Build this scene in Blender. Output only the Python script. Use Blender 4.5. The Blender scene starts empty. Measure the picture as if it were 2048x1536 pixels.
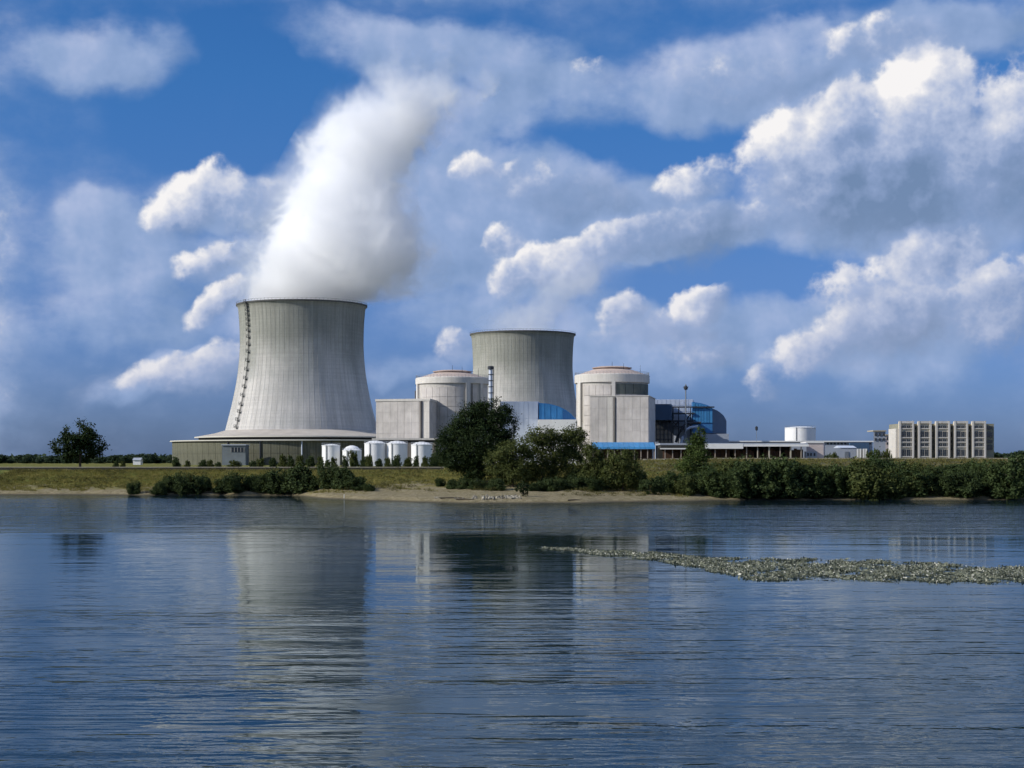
import bpy, math, random
import numpy as np
from mathutils import Vector

R = math.radians
scene = bpy.context.scene
COL = scene.collection
PI = math.pi

# ------------------------------------------------------------------ camera
F = 3200.0                      # focal length in pixels of the 2048 px wide photograph
CAMZ = 12.0                     # eye height above the river
HOR = 920.0                     # pixel row of the horizon
cam = bpy.data.cameras.new('camera')
cam.sensor_width = 36.0
cam.lens = F / 2048 * 36
cam.shift_y = (HOR - 768) / 2048
cam.clip_start = 1.0
cam.clip_end = 30000
camo = bpy.data.objects.new('camera', cam)
COL.objects.link(camo)
camo.location = (0, 0, CAMZ)
camo.rotation_euler = (R(90), 0, 0)
scene.camera = camo

# ------------------------------------------------------------------ light and sky
SUN_PHI, SUN_EL = R(18), R(31)   # sun to the side, a little behind the viewer
SUN_DIR = Vector((-math.cos(SUN_PHI) * math.cos(SUN_EL), -math.sin(SUN_PHI) * math.cos(SUN_EL), math.sin(SUN_EL)))
sun = bpy.data.lights.new('sun', 'SUN')
sun.energy = 4.6
sun.angle = R(0.5)
sun.color = (1.0, 0.955, 0.88)
suno = bpy.data.objects.new('sun', sun)
COL.objects.link(suno)
suno.rotation_euler = (-SUN_DIR).to_track_quat('-Z', 'Y').to_euler()
suno.location = (-200, -100, 300)

scene.view_settings.view_transform = 'Standard'
scene.view_settings.look = 'None'
scene.view_settings.exposure = 0.0
scene.view_settings.gamma = 1.0
scene.view_settings.use_curve_mapping = False
cy = scene.cycles
cy.use_denoising = True
cy.use_adaptive_sampling = True
cy.adaptive_threshold = 0.02
cy.adaptive_min_samples = 12
cy.volume_bounces = 28
cy.max_bounces = 32
cy.diffuse_bounces = 4
cy.glossy_bounces = 4
cy.transparent_max_bounces = 8
cy.volume_step_rate = 0.35
cy.sample_clamp_indirect = 4.0
cy.caustics_reflective = False
cy.caustics_refractive = False


class NT:
    """small helper that writes node trees"""
    def __init__(self, tree):
        self.t = tree
        self.n = tree.nodes
        self.l = tree.links

    def new(self, typ, **kw):
        nd = self.n.new(typ)
        for k, v in kw.items():
            setattr(nd, k, v)
        return nd

    def put(self, sock, v):
        if v is None:
            return
        if isinstance(v, bpy.types.NodeSocket):
            self.l.new(v, sock)
        else:
            sock.default_value = v

    def math(self, op, a, b=None, c=None, clamp=False):
        nd = self.new('ShaderNodeMath', operation=op, use_clamp=clamp)
        self.put(nd.inputs[0], a)
        self.put(nd.inputs[1], b)
        self.put(nd.inputs[2], c)
        return nd.outputs[0]

    def vmath(self, op, a, b=None, scale=None):
        nd = self.new('ShaderNodeVectorMath', operation=op)
        self.put(nd.inputs[0], a)
        self.put(nd.inputs[1], b)
        if scale is not None:
            self.put(nd.inputs['Scale'], scale)
        return nd.outputs['Value'] if op in ('LENGTH', 'DOT_PRODUCT', 'DISTANCE') else nd.outputs['Vector']

    def comb(self, x, y, z=0.0):
        nd = self.new('ShaderNodeCombineXYZ')
        for i, v in enumerate((x, y, z)):
            self.put(nd.inputs[i], v)
        return nd.outputs[0]

    def sep(self, v):
        nd = self.new('ShaderNodeSeparateXYZ')
        self.put(nd.inputs[0], v)
        return nd.outputs

    def noise(self, vec, scale, detail=3.0, rough=0.55, dist=0.0, lac=2.0, out='Fac'):
        nd = self.new('ShaderNodeTexNoise')
        self.put(nd.inputs['Vector'], vec)
        nd.inputs['Scale'].default_value = scale
        nd.inputs['Detail'].default_value = detail
        nd.inputs['Roughness'].default_value = rough
        nd.inputs['Lacunarity'].default_value = lac
        nd.inputs['Distortion'].default_value = dist
        return nd.outputs['Fac' if out == 'Fac' else 'Color']

    def maprange(self, v, a, b, c=0.0, d=1.0, typ='SMOOTHSTEP'):
        nd = self.new('ShaderNodeMapRange', interpolation_type=typ)
        self.put(nd.inputs['Value'], v)
        self.put(nd.inputs['From Min'], a)
        self.put(nd.inputs['From Max'], b)
        self.put(nd.inputs['To Min'], c)
        self.put(nd.inputs['To Max'], d)
        return nd.outputs[0]

    def mapping(self, vec, loc=(0, 0, 0), rot=(0, 0, 0), scale=(1, 1, 1), typ='POINT'):
        nd = self.new('ShaderNodeMapping', vector_type=typ)
        self.put(nd.inputs[0], vec)
        nd.inputs['Location'].default_value = loc
        nd.inputs['Rotation'].default_value = rot
        nd.inputs['Scale'].default_value = scale
        return nd.outputs[0]

    def mix(self, fac, a, b, typ='MIX'):
        nd = self.new('ShaderNodeMix', data_type='RGBA', blend_type=typ)
        self.put(nd.inputs[0], fac)
        for s, v in ((nd.inputs[6], a), (nd.inputs[7], b)):
            if isinstance(v, tuple) and len(v) == 3:
                v = v + (1.0,)
            self.put(s, v)
        return nd.outputs[2]

    def ramp(self, fac, stops, interp='LINEAR'):
        nd = self.new('ShaderNodeValToRGB')
        nd.color_ramp.interpolation = interp
        el = nd.color_ramp.elements
        while len(el) < len(stops):
            el.new(0.5)
        for e, (p, c) in zip(el, stops):
            e.position = p
            e.color = tuple(c) + (1.0,) if len(c) == 3 else c
        self.put(nd.inputs[0], fac)
        return nd.outputs[0]


world = bpy.data.worlds.new('World')
scene.world = world
world.use_nodes = True
W = NT(world.node_tree)
W.n.clear()
sky = W.new('ShaderNodeTexSky', sky_type='NISHITA')
sky.sun_disc = False
sky.sun_elevation = SUN_EL
sky.sun_rotation = math.atan2(SUN_DIR.x, SUN_DIR.y)
sky.air_density = 1.0
sky.dust_density = 0.6
sky.ozone_density = 2.5
hs = W.new('ShaderNodeHueSaturation')
hs.inputs['Saturation'].default_value = 1.22
hs.inputs['Value'].default_value = 1.0
W.l.new(sky.outputs[0], hs.inputs['Color'])
WS = 0.1                                                        # world strength
# direction -> azimuth and elevation (tangent), in thousands of photograph pixels
gen = W.new('ShaderNodeTexCoord').outputs['Generated']
dx, dy, dz = W.sep(gen)
hyp = W.math('SQRT', W.math('ADD', W.math('ADD', W.math('MULTIPLY', dx, dx), W.math('MULTIPLY', dy, dy)), 1e-5))
az = W.math('MULTIPLY', W.math('ARCTAN2', dx, dy), F / 1000)
elv = W.math('MULTIPLY', W.math('ARCTANGENT', W.math('DIVIDE', dz, hyp)), F / 1000)
P0 = W.comb(az, elv, 0.0)
# the film's blue: the clear air stays blue right down to the horizon
tint = W.ramp(W.maprange(elv, 0.0, 1.0, 0.0, 1.0, 'LINEAR'), [(0.0, (.25, .40, 1.02)), (0.1, (.29, .44, 1.06)), (0.38, (.40, .555, .99)), (0.75, (.37, .67, 1.04)), (1.0, (.36, .68, 1.04))])
sky_col = W.mix(1.0, hs.outputs[0], tint, 'MULTIPLY')


def vsub(a, b):
    return W.vmath('SUBTRACT', a, b)


def warp(p, amp, scale, det):
    n = W.noise(p, scale, det, 0.55, out='Color')
    return W.vmath('ADD', p, W.vmath('SCALE', vsub(n, (0.5, 0.5, 0.5)), scale=amp))


LDIR = (-0.74, 0.67, 0.0)                                        # towards the sun, as seen on the sky


def blobs(p, lst):
    """cloud bodies: cover (0..1) and how far each point lies on the sunward side of its cloud (-1..1)"""
    acc = S = Wt = chain = None
    for e in lst:
        (cx, cyy, rx, ry, rot, amp), bias = e[:6], (e[6] if len(e) > 6 else 0.0)
        pin = p
        if chain is not None:                                    # keeps the shader evaluating one cloud after the other
            ma = W.new('ShaderNodeVectorMath', operation='MULTIPLY_ADD')
            W.put(ma.inputs[0], chain)
            ma.inputs[1].default_value = (1e-7, 1e-7, 1e-7)
            W.put(ma.inputs[2], p)
            pin = ma.outputs[0]
        m = W.mapping(pin, ((cx - 1024) / 1000, (HOR - cyy) / 1000, 0), (0, 0, R(rot)), (rx / 1000, ry / 1000, 1), 'TEXTURE')
        f = W.maprange(W.vmath('LENGTH', m), 0.35, 1.7, amp, 0.0)
        if amp > 0:
            c, s_ = math.cos(R(rot)), math.sin(R(rot))
            d = W.vmath('DOT_PRODUCT', m, (LDIR[0] * c + LDIR[1] * s_, -LDIR[0] * s_ + LDIR[1] * c, 0))
            f2 = W.math('MULTIPLY', f, f)
            if bias:
                d = W.math('ADD', d, bias)
            if acc is None:
                acc, S, Wt = f, W.math('MULTIPLY', f2, d), W.math('ADD', f2, 1e-4)
            else:
                acc = W.math('SMOOTH_MAX', acc, f, 0.12)
                S = W.math('MULTIPLY_ADD', f2, d, S)
                Wt = W.math('ADD', Wt, f2)
        else:
            acc = W.math('ADD', acc, f)
        chain = W.math('ADD', W.math('ADD', S, Wt), acc)
    return acc, W.math('DIVIDE', S, Wt)


# soft, flat lavender layer
SOFT = [
    (250, 140, 170, 60, 0, .8), (320, 130, 90, 60, 0, .5),
    (860, 120, 280, 60, -6, .85), (1080, 190, 270, 70, -12, .75), (820, 230, 120, 80, 0, .55), (960, 260, 190, 60, 20, .6),
    (1460, 185, 210, 85, 8, 1.0), (1640, 190, 170, 70, 0, .9), (1800, 130, 190, 60, 0, 1.0), (1600, 100, 150, 40, 0, .7),
    (1080, 400, 330, 90, -4, 1.05), (930, 440, 200, 120, 0, 1.0), (880, 520, 170, 90, 0, .85), (1190, 560, 200, 60, -10, .7),
    (1350, 470, 230, 55, 6, 1.05), (1400, 375, 80, 45, 0, .8),
    (1700, 400, 210, 130, 0, 1.2), (1830, 430, 180, 110, 0, 1.1), (1680, 480, 120, 40, 0, .7),
    (1300, 680, 260, 70, 0, .85), (1560, 640, 150, 60, 0, .8), (1760, 640, 190, 110, 0, 1.0), (1450, 710, 140, 40, 0, .7), (1650, 720, 160, 40, 0, .65),
    (540, 420, 180, 60, 8, .95), (640, 400, 120, 80, 0, .8), (270, 540, 140, 110, 0, .75), (230, 480, 80, 60, 0, .8), (420, 540, 150, 50, 0, .55),
    (270, 650, 170, 50, 0, .6), (380, 740, 150, 40, 8, .75), (830, 742, 80, 26, 0, .5), (930, 690, 60, 40, 0, .5), (1010, 590, 200, 60, 20, .7),
    (560, 640, 120, 50, 0, .6),
    (1250, 300, 170, 60, -25, -.5), (1420, 300, 90, 60, 0, -.35), (520, 200, 200, 130, 0, -.6), (1480, 560, 200, 55, 3, -.55), (1290, 575, 120, 40, 0, -.4), (1650, 540, 90, 40, 0, -.4),
]
# crisp sunlit cumulus
CUM = [
    (1610, 300, 120, 82, 10, 1.05, .15), (1720, 375, 200, 120, 0, 1.15, -.55), (1840, 235, 88, 88, 0, 1.25, .5), (1970, 330, 120, 130, 0, .95), (1700, 250, 70, 50, 0, .8, .3),
    (1112, 525, 92, 46, 14, .95, .35), (1185, 492, 42, 32, 0, .8, .3), (1030, 560, 50, 36, 10, .65), (1000, 490, 44, 30, 20, .6, .2),
    (1402, 610, 58, 40, 20, .95, .35), (1238, 622, 46, 38, 0, .8, .2), (1320, 665, 130, 40, 0, .6, -.45),
    (1840, 520, 95, 62, 25, 1.0, .3), (1790, 640, 170, 80, 18, .8, -.3), (1612, 712, 74, 36, 12, .72, .15), (1515, 764, 46, 24, 0, .55), (1400, 708, 90, 34, 0, .55), (1960, 620, 120, 90, 0, .8), (1690, 590, 90, 50, 0, .5),
    (395, 412, 100, 42, 26, .9, .25), (545, 410, 110, 55, 6, .62, -.35), (435, 524, 80, 40, 12, .74, .2), (452, 606, 64, 32, 35, .85, .3),
    (390, 738, 130, 38, 14, .68, .1), (1350, 470, 190, 52, 8, .75, -.5), (1280, 442, 54, 24, 18, .75, .3), (1500, 442, 36, 32, 0, .7, .35), (945, 324, 42, 36, 0, .75, .35), (1000, 335, 50, 30, 0, .55, .1),
    (1385, 368, 80, 38, 10, .6, .1), (1180, 165, 55, 28, 0, .38, .1), (915, 695, 50, 40, 20, .5), (1130, 385, 170, 55, -6, .55, -.55), (1500, 175, 160, 55, 0, .5, -.45), (1760, 125, 120, 46, 0, .6, -.15),
]
inview = W.math('MULTIPLY', W.maprange(W.math('ABSOLUTE', az), .88, 1.15, 1.0, 0.0), W.maprange(elv, .84, 1.05, 1.0, 0.0))
outv = W.math('SUBTRACT', 1.0, inview)
gen_n = W.noise(W.mapping(gen, scale=(1, 1, 2.4)), 2.6, 4, 0.55)
gen_c = W.math('MULTIPLY', outv, W.maprange(gen_n, 0.42, 0.66, 0.0, 0.95))



def after(p, d):
    ma = W.new('ShaderNodeVectorMath', operation='MULTIPLY_ADD')
    W.put(ma.inputs[0], d)
    ma.inputs[1].default_value = (1e-7, 1e-7, 1e-7)
    W.put(ma.inputs[2], p)
    return ma.outputs[0]


def relief(p, scale, det, step, rough=0.55):
    """slope of a cloud's own bumps towards the sun"""
    return W.math('SUBTRACT', W.noise(p, scale, det, rough), W.noise(W.vmath('ADD', p, (LDIR[0] * step, LDIR[1] * step, 0.0)), scale, det, rough))


# soft layer
q = warp(warp(P0, 0.16, 3.2, 3), 0.05, 13.0, 3)
sb, ss = blobs(q, SOFT)
Q = after(P0, sb)
fb = W.noise(W.mapping(Q, scale=(1, 1.35, 1)), 5.0, 5, 0.56)
fb2 = W.noise(W.mapping(Q, loc=(3, 1, 0), scale=(1, 1.6, 1)), 17.0, 4, 0.6)
sbase = W.math('ADD', sb, gen_c)
sn = W.math('ADD', W.math('MULTIPLY', W.math('SUBTRACT', fb, 0.5), 1.3), W.math('MULTIPLY', W.math('SUBTRACT', fb2, 0.5), 0.40))
sd = W.math('ADD', sbase, W.math('MULTIPLY', sn, W.maprange(sbase, 0.0, 0.5, 0.35, 1.0)))
a_soft = W.math('MULTIPLY', W.maprange(sd, -0.04, 0.74), 0.93)
lit_s = W.math('ADD', 0.42, W.math('ADD', W.math('MULTIPLY', ss, 0.22), W.math('MULTIPLY', relief(Q, 6.0, 4, 0.05), 1.5)), clamp=True)
soft_col = W.ramp(lit_s, [(0.0, (.20, .31, .53)), (0.45, (.30, .41, .65)), (0.75, (.42, .505, .73)), (1.0, (.60, .65, .80))])
# cumulus layer
P2 = after(P0, a_soft)
q = warp(warp(P2, 0.11, 5.0, 3), 0.04, 17.0, 3)
cb, cs = blobs(q, CUM)
Q = after(P0, cb)
fb = W.noise(Q, 9.0, 6, 0.62)
bl = W.math('ABSOLUTE', W.math('SUBTRACT', W.noise(W.mapping(Q, loc=(5, 2, 0)), 17.0, 3, 0.55), 0.5))
bl2 = W.math('ABSOLUTE', W.math('SUBTRACT', W.noise(W.mapping(Q, loc=(1, 7, 0)), 40.0, 3, 0.55), 0.5))
cbase = W.math('ADD', cb, W.math('MULTIPLY', gen_c, 0.75))
cn = W.math('MULTIPLY', W.math('SUBTRACT', fb, 0.5), 0.95)
cn = W.math('ADD', cn, W.math('MULTIPLY', W.math('SUBTRACT', 0.09, bl), 0.9))
cn = W.math('ADD', cn, W.math('MULTIPLY', W.math('SUBTRACT', 0.09, bl2), 0.4))
cd = W.math('ADD', cbase, W.math('MULTIPLY', cn, W.maprange(cbase, 0.05, 0.5, 0.15, 1.0)))
lit_c = W.math('ADD', 0.47, W.math('MULTIPLY', cs, 0.50))
lit_c = W.math('ADD', lit_c, W.math('MULTIPLY', relief(Q, 9.0, 4, 0.035, 0.55), 1.15))
lit_c = W.math('SUBTRACT', lit_c, W.math('MULTIPLY', W.math('SUBTRACT', bl, 0.08), 0.55))
lit_c = W.math('SUBTRACT', lit_c, W.math('MULTIPLY', W.math('SUBTRACT', bl2, 0.08), 0.3), clamp=True)
a_cum = W.maprange(cd, W.maprange(lit_c, 0.2, 0.75, 0.02, 0.20), W.maprange(lit_c, 0.2, 0.8, 1.10, 0.60))
cum_col = W.ramp(lit_c, [(0.0, (.165, .255, .43)), (0.3, (.25, .345, .56)), (0.55, (.41, .49, .69)), (0.8, (.66, .69, .79)), (1.0, (.93, .91, .91))])
cum_col = W.mix(W.maprange(elv, 0.02, 0.55, 0.40, 0.0), cum_col, (.42, .46, .62))
up = 1.0 / WS
c1 = W.mix(a_soft, sky_col, W.vmath('SCALE', soft_col, scale=up))
c2 = W.mix(a_cum, c1, W.vmath('SCALE', cum_col, scale=up))
bg = W.new('ShaderNodeBackground')
W.put(bg.inputs[0], c2)
bg.inputs[1].default_value = WS
wo = W.new('ShaderNodeOutputWorld')
W.l.new(bg.outputs[0], wo.inputs[0])
world.cycles.sampling_method = 'MANUAL'
world.cycles.sample_map_resolution = 512


# ------------------------------------------------------------------ helpers
def X(px, D):
    return (px - 1024) * D / F


def Z(py, D):
    return CAMZ - (py - HOR) * D / F


class MB:
    """collects faces in world coordinates; build() links them as one mesh object"""
    def __init__(self):
        self.v, self.f, self.s = [], [], []

    def add(self, verts, faces, smooth=False):
        b = len(self.v)
        self.v += [tuple(p) for p in verts]
        self.f += [tuple(i + b for i in fc) for fc in faces]
        self.s += [smooth] * len(faces)
        return self

    def box(self, x0, x1, y0, y1, z0, z1):
        v = [(x, y, z) for z in (z0, z1) for y in (y0, y1) for x in (x0, x1)]
        return self.add(v, [(0, 2, 3, 1), (4, 5, 7, 6), (0, 1, 5, 4), (2, 6, 7, 3), (0, 4, 6, 2), (1, 3, 7, 5)])

    def prism(self, poly, z0, z1):
        n = len(poly)
        a = sum(poly[i][0] * poly[(i + 1) % n][1] - poly[(i + 1) % n][0] * poly[i][1] for i in range(n))
        if a < 0:
            poly = poly[::-1]
        v = [(p[0], p[1], z0) for p in poly] + [(p[0], p[1], z1) for p in poly]
        f = [tuple(range(n))[::-1], tuple(range(n, 2 * n))]
        f += [(i, (i + 1) % n, n + (i + 1) % n, n + i) for i in range(n)]
        return self.add(v, f)

    def lathe(self, cx, cyy, prof, n=48, smooth=True, a0=0.0, a1=2 * PI, closed=False):
        full = abs(a1 - a0 - 2 * PI) < 1e-6
        m = n if full else n + 1
        v = []
        for k in range(m):
            a = a0 + (a1 - a0) * k / n
            for (r, z) in prof:
                v.append((cx + r * math.cos(a), cyy + r * math.sin(a), z))
        L = len(prof)
        f = []
        for k in range(n):
            k2 = (k + 1) % m
            for j in range(L if closed else L - 1):
                j2 = (j + 1) % L
                f.append((k * L + j, k2 * L + j, k2 * L + j2, k * L + j2))
        if not full and closed:
            f.append(tuple(range(L)))
            f.append(tuple((m - 1) * L + j for j in range(L))[::-1])
        return self.add(v, f, smooth)

    def tube(self, pts, rad, n=6, caps=True, smooth=True):
        pts = [Vector(p) for p in pts]
        rads = rad if isinstance(rad, (list, tuple)) else [rad] * len(pts)
        v = []
        for i, p in enumerate(pts):
            d = (pts[min(i + 1, len(pts) - 1)] - pts[max(i - 1, 0)]).normalized()
            ref = Vector((0, 0, 1)) if abs(d.z) < 0.9 else Vector((1, 0, 0))
            u = d.cross(ref).normalized()
            w = d.cross(u)
            for k in range(n):
                a = 2 * PI * k / n
                v.append(p + (u * math.cos(a) + w * math.sin(a)) * rads[i])
        f = []
        for i in range(len(pts) - 1):
            for k in range(n):
                k2 = (k + 1) % n
                f.append((i * n + k, i * n + k2, (i + 1) * n + k2, (i + 1) * n + k))
        if caps:
            f.append(tuple(range(n))[::-1])
            f.append(tuple((len(pts) - 1) * n + k for k in range(n)))
        return self.add(v, f, smooth)

    def bar(self, p, q, w, h=None):
        """square bar from p to q"""
        return self.tube([p, q], (w if h is None else w), 4, True, False)

    def build(self, name, mat, parent=None, stuff=False):
        me = bpy.data.meshes.new(name)
        org = Vector(ORG.get(parent.name, (0, 0, 0))) if parent else Vector((0, 0, 0))
        me.from_pydata([(p[0] - org.x, p[1] - org.y, p[2] - org.z) for p in self.v], [], self.f)
        me.polygons.foreach_set('use_smooth', self.s)
        if any(self.s):
            me.set_sharp_from_angle(angle=R(38))
        me.materials.append(mat)
        o = bpy.data.objects.new(name, me)
        COL.objects.link(o)
        if parent:
            o.parent = parent
            ORG[o.name] = tuple(org)
        if stuff:
            o['kind'] = 'stuff'
        return o


ORG = {}


def tag(o, label, cat, group=None):
    o['label'] = label
    o['category'] = cat
    if group:
        o['group'] = group
    return o


def thing(name, label, cat, loc, group=None):
    o = bpy.data.objects.new(name, None)
    COL.objects.link(o)
    o.empty_display_size = 0.5
    o.location = loc
    ORG[o.name] = tuple(loc)
    return tag(o, label, cat, group)


def copy_thing(src, loc, label, scale=None, rotz=None, group=None):
    """a copy of a thing, its parts and their sub-parts"""
    r = src.copy()
    COL.objects.link(r)
    r.location = loc
    r['label'] = label
    if group:
        r['group'] = group
    if scale is not None:
        r.scale = scale
    if rotz is not None:
        r.rotation_euler = (0, 0, rotz)
    for ch in src.children:
        c = ch.copy()
        COL.objects.link(c)
        c.parent = r
        for g in ch.children:
            d = g.copy()
            COL.objects.link(d)
            d.parent = c
    return r


ORDN = ['', 'first', 'second', 'third', 'fourth', 'fifth', 'sixth', 'seventh', 'eighth', 'ninth', 'tenth', 'eleventh', 'twelfth', 'thirteenth',
        'fourteenth', 'fifteenth', 'sixteenth', 'seventeenth', 'eighteenth', 'nineteenth', 'twentieth', 'twenty-first', 'twenty-second', 'twenty-third',
        'twenty-fourth', 'twenty-fifth', 'twenty-sixth', 'twenty-seventh', 'twenty-eighth', 'twenty-ninth', 'thirtieth', 'thirty-first', 'thirty-second', 'thirty-third', 'thirty-fourth']


# ------------------------------------------------------------------ materials
def mat_basic(name, col, rough=0.8, var=0.15, scale=0.5, bump=0.0, metal=0.0, per_object=0.0, streak=0.0, spec=0.3, dark=None):
    m = bpy.data.materials.new(name)
    m.use_nodes = True
    T = NT(m.node_tree)
    b = T.n['Principled BSDF']
    co = T.new('ShaderNodeTexCoord').outputs['Object']
    n1 = T.noise(co, scale, 5, 0.6)
    n2 = T.noise(co, scale * 0.13, 3, 0.5)
    f = T.math('ADD', T.math('MULTIPLY', n1, 0.5), T.math('MULTIPLY', n2, 0.5))
    f = T.maprange(f, 0.3, 0.7, 1 - var, 1 + var, 'LINEAR')
    if streak:
        st = T.noise(T.mapping(co, scale=(1.0, 1.0, 0.05)), 0.9, 4, 0.65)
        f = T.math('MULTIPLY', f, T.maprange(st, 0.32, 0.68, 1 - streak, 1 + streak * 0.5, 'LINEAR'))
    if per_object:
        ri = T.new('ShaderNodeObjectInfo').outputs['Random']
        f = T.math('MULTIPLY', f, T.maprange(ri, 0, 1, 1 - per_object, 1 + per_object, 'LINEAR'))
    c = T.vmath('SCALE', T.mix(0.0, tuple(col), tuple(col)), scale=f)
    if dark:
        d = T.maprange(T.noise(co, scale * 0.5, 6, 0.65), 0.52, 0.66)
        c = T.mix(d, c, tuple(dark))
    T.put(b.inputs['Base Color'], c)
    b.inputs['Roughness'].default_value = rough
    b.inputs['Metallic'].default_value = metal
    b.inputs['Specular IOR Level'].default_value = spec
    if bump:
        bp = T.new('ShaderNodeBump')
        bp.inputs['Strength'].default_value = 0.6
        bp.inputs['Distance'].default_value = bump
        T.put(bp.inputs['Height'], T.noise(co, scale * 3, 4, 0.6))
        T.l.new(bp.outputs[0], b.inputs['Normal'])
    return m


def mat_tower(name, hz):
    """weathered shell concrete: rain streaks run down the meridians, faint lifts run round"""
    m = bpy.data.materials.new(name)
    m.use_nodes = True
    T = NT(m.node_tree)
    b = T.n['Principled BSDF']
    co = T.new('ShaderNodeTexCoord').outputs['Object']
    x, y, z = T.sep(co)
    ang = T.math('ARCTAN2', y, x)
    s1 = T.noise(T.comb(T.math('MULTIPLY', ang, 26), T.math('MULTIPLY', z, 0.012), 0.0), 1.0, 5, 0.68)
    s2 = T.noise(T.comb(T.math('MULTIPLY', ang, 7), T.math('MULTIPLY', z, 0.03), 4.0), 1.0, 4, 0.6)
    big = T.noise(T.comb(T.math('MULTIPLY', ang, 1.6), T.math('MULTIPLY', z, 0.035), 9.0), 1.0, 3, 0.5)
    lift = T.noise(T.comb(T.math('MULTIPLY', ang, 0.8), T.math('MULTIPLY', z, 0.9), 2.0), 1.0, 2, 0.5)
    fine = T.noise(co, 0.8, 5, 0.65)
    f = T.maprange(s1, 0.3, 0.7, 0.80, 1.10, 'LINEAR')
    f = T.math('MULTIPLY', f, T.maprange(s2, 0.3, 0.7, 0.86, 1.10, 'LINEAR'))
    f = T.math('MULTIPLY', f, T.maprange(lift, 0.3, 0.7, 0.93, 1.05, 'LINEAR'))
    f = T.math('MULTIPLY', f, T.maprange(fine, 0.3, 0.7, 0.93, 1.06, 'LINEAR'))
    # soot-grey weathering below the rim, ragged at its lower edge
    top = T.math('ADD', T.math('DIVIDE', z, hz), T.math('MULTIPLY', T.math('SUBTRACT', big, 0.5), 0.55))
    top = T.math('ADD', top, T.math('MULTIPLY', T.math('SUBTRACT', s1, 0.5), 0.3))
    grime = T.maprange(top, 0.42, 0.86)
    c = T.mix(T.maprange(big, 0.4, 0.6), (.545, .525, .49), (.475, .465, .44))
    c = T.mix(T.math('MULTIPLY', grime, 0.75), c, (.235, .245, .205))
    c = T.vmath('SCALE', c, scale=f)
    T.put(b.inputs['Base Color'], c)
    b.inputs['Roughness'].default_value = 0.92
    b.inputs['Specular IOR Level'].default_value = 0.15
    return m


M = {}
M['tower'] = mat_tower('tower_concrete', 100.0)
M['tower_rib'] = mat_tower('tower_rib_concrete', 100.0)
M['rim_dark'] = mat_basic('dark_rim_concrete', (.10, .10, .095), 0.9, 0.25, 0.4)
M['skirt_roof'] = mat_basic('skirt_roof_concrete', (.44, .40, .35), 0.9, 0.18, 0.15, 0.05)
M['skirt_wall'] = mat_basic('skirt_wall_panels', (.135, .135, .095), 0.88, 0.3, 0.22, 0.05, per_object=0.035, streak=0.35)
M['skirt_edge'] = mat_basic('pale_fascia', (.52, .50, .43), 0.85, 0.12, 0.3)
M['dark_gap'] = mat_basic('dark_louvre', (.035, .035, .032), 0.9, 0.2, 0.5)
M['conc'] = mat_basic('building_concrete', (.49, .465, .425), 0.9, 0.12, 0.25, 0.03, streak=0.18)
M['conc_panel'] = mat_basic('facade_concrete_panel', (.52, .485, .45), 0.9, 0.24, 0.22, 0.03, per_object=0.05, streak=0.12)
M['conc_pale'] = mat_basic('pale_concrete', (.58, .55, .50), 0.88, 0.10, 0.3, 0.03, streak=0.12)
M['conc_dark'] = mat_basic('joint_concrete', (.16, .145, .13), 0.95, 0.2, 0.4)
M['dome'] = mat_basic('dome_concrete', (.50, .40, .34), 0.9, 0.2, 0.15, 0.03)
M['steel'] = mat_basic('grey_steel', (.22, .24, .26), 0.5, 0.15, 0.6, metal=0.4)
M['steel_dark'] = mat_basic('dark_steel', (.035, .04, .048), 0.6, 0.2, 0.6)
M['steel_pale'] = mat_basic('pale_cladding', (.50, .55, .64), 0.6, 0.08, 0.3, per_object=0.05)
M['blue'] = mat_basic('blue_cladding', (.055, .235, .47), 0.45, 0.12, 0.3, per_object=0.12, streak=0.1)
M['blue_deep'] = mat_basic('deep_blue_cladding', (.04, .15, .34), 0.45, 0.15, 0.3, per_object=0.1)
M['navy'] = mat_basic('navy_and_shaded_blue_cladding', (.045, .085, .15), 0.6, 0.15, 0.3, per_object=0.12)  # navy, also the painted shade of the blue hall's curved end
M['white'] = mat_basic('white_tank_paint', (.80, .80, .79), 0.45, 0.06, 0.3, streak=0.08, spec=0.4)
M['white_roof'] = mat_basic('white_fascia', (.78, .77, .73), 0.6, 0.07, 0.3)
M['brown'] = mat_basic('brown_boarding', (.075, .042, .028), 0.85, 0.25, 0.4, per_object=0.25)
M['post'] = mat_basic('shed_post', (.30, .25, .20), 0.8, 0.15, 0.5)
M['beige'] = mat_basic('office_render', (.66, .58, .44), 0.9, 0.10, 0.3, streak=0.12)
M['office_back'] = mat_basic('shaded_office_render', (.24, .235, .18), 0.9, 0.15, 0.3)  # set-back wall between the bays, its shade mixed into the colour
M['glass'] = mat_basic('dark_glazing', (.03, .035, .04), 0.15, 0.2, 0.6, spec=0.6)
M['frame'] = mat_basic('window_frame', (.40, .38, .34), 0.7, 0.1, 0.5)
M['hall_pale'] = mat_basic('pale_blue_cladding', (.56, .61, .70), 0.6, 0.08, 0.3, per_object=0.05)
M['grey_wall'] = mat_basic('grey_cladding', (.33, .36, .41), 0.7, 0.12, 0.3)
M['pump_wall'] = mat_basic('pump_house_cladding', (.17, .195, .205), 0.75, 0.2, 0.3)
M['panel_shade'] = mat_basic('shade_painted_panel', (.115, .13, .115), 0.85, 0.25, 0.3, per_object=0.12)  # reactor side turned from the sun: shade painted into these panels
M['rose_wall'] = mat_basic('pinkish_render', (.55, .47, .44), 0.9, 0.12, 0.3)
M['parapet'] = mat_basic('shaded_parapet_stone', (.05, .048, .04), 0.95, 0.35, 0.6)  # wall face in shadow, the shadow put into its dark colour
M['coping'] = mat_basic('pale_coping_stone', (.40, .36, .28), 0.9, 0.2, 0.4)
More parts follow.
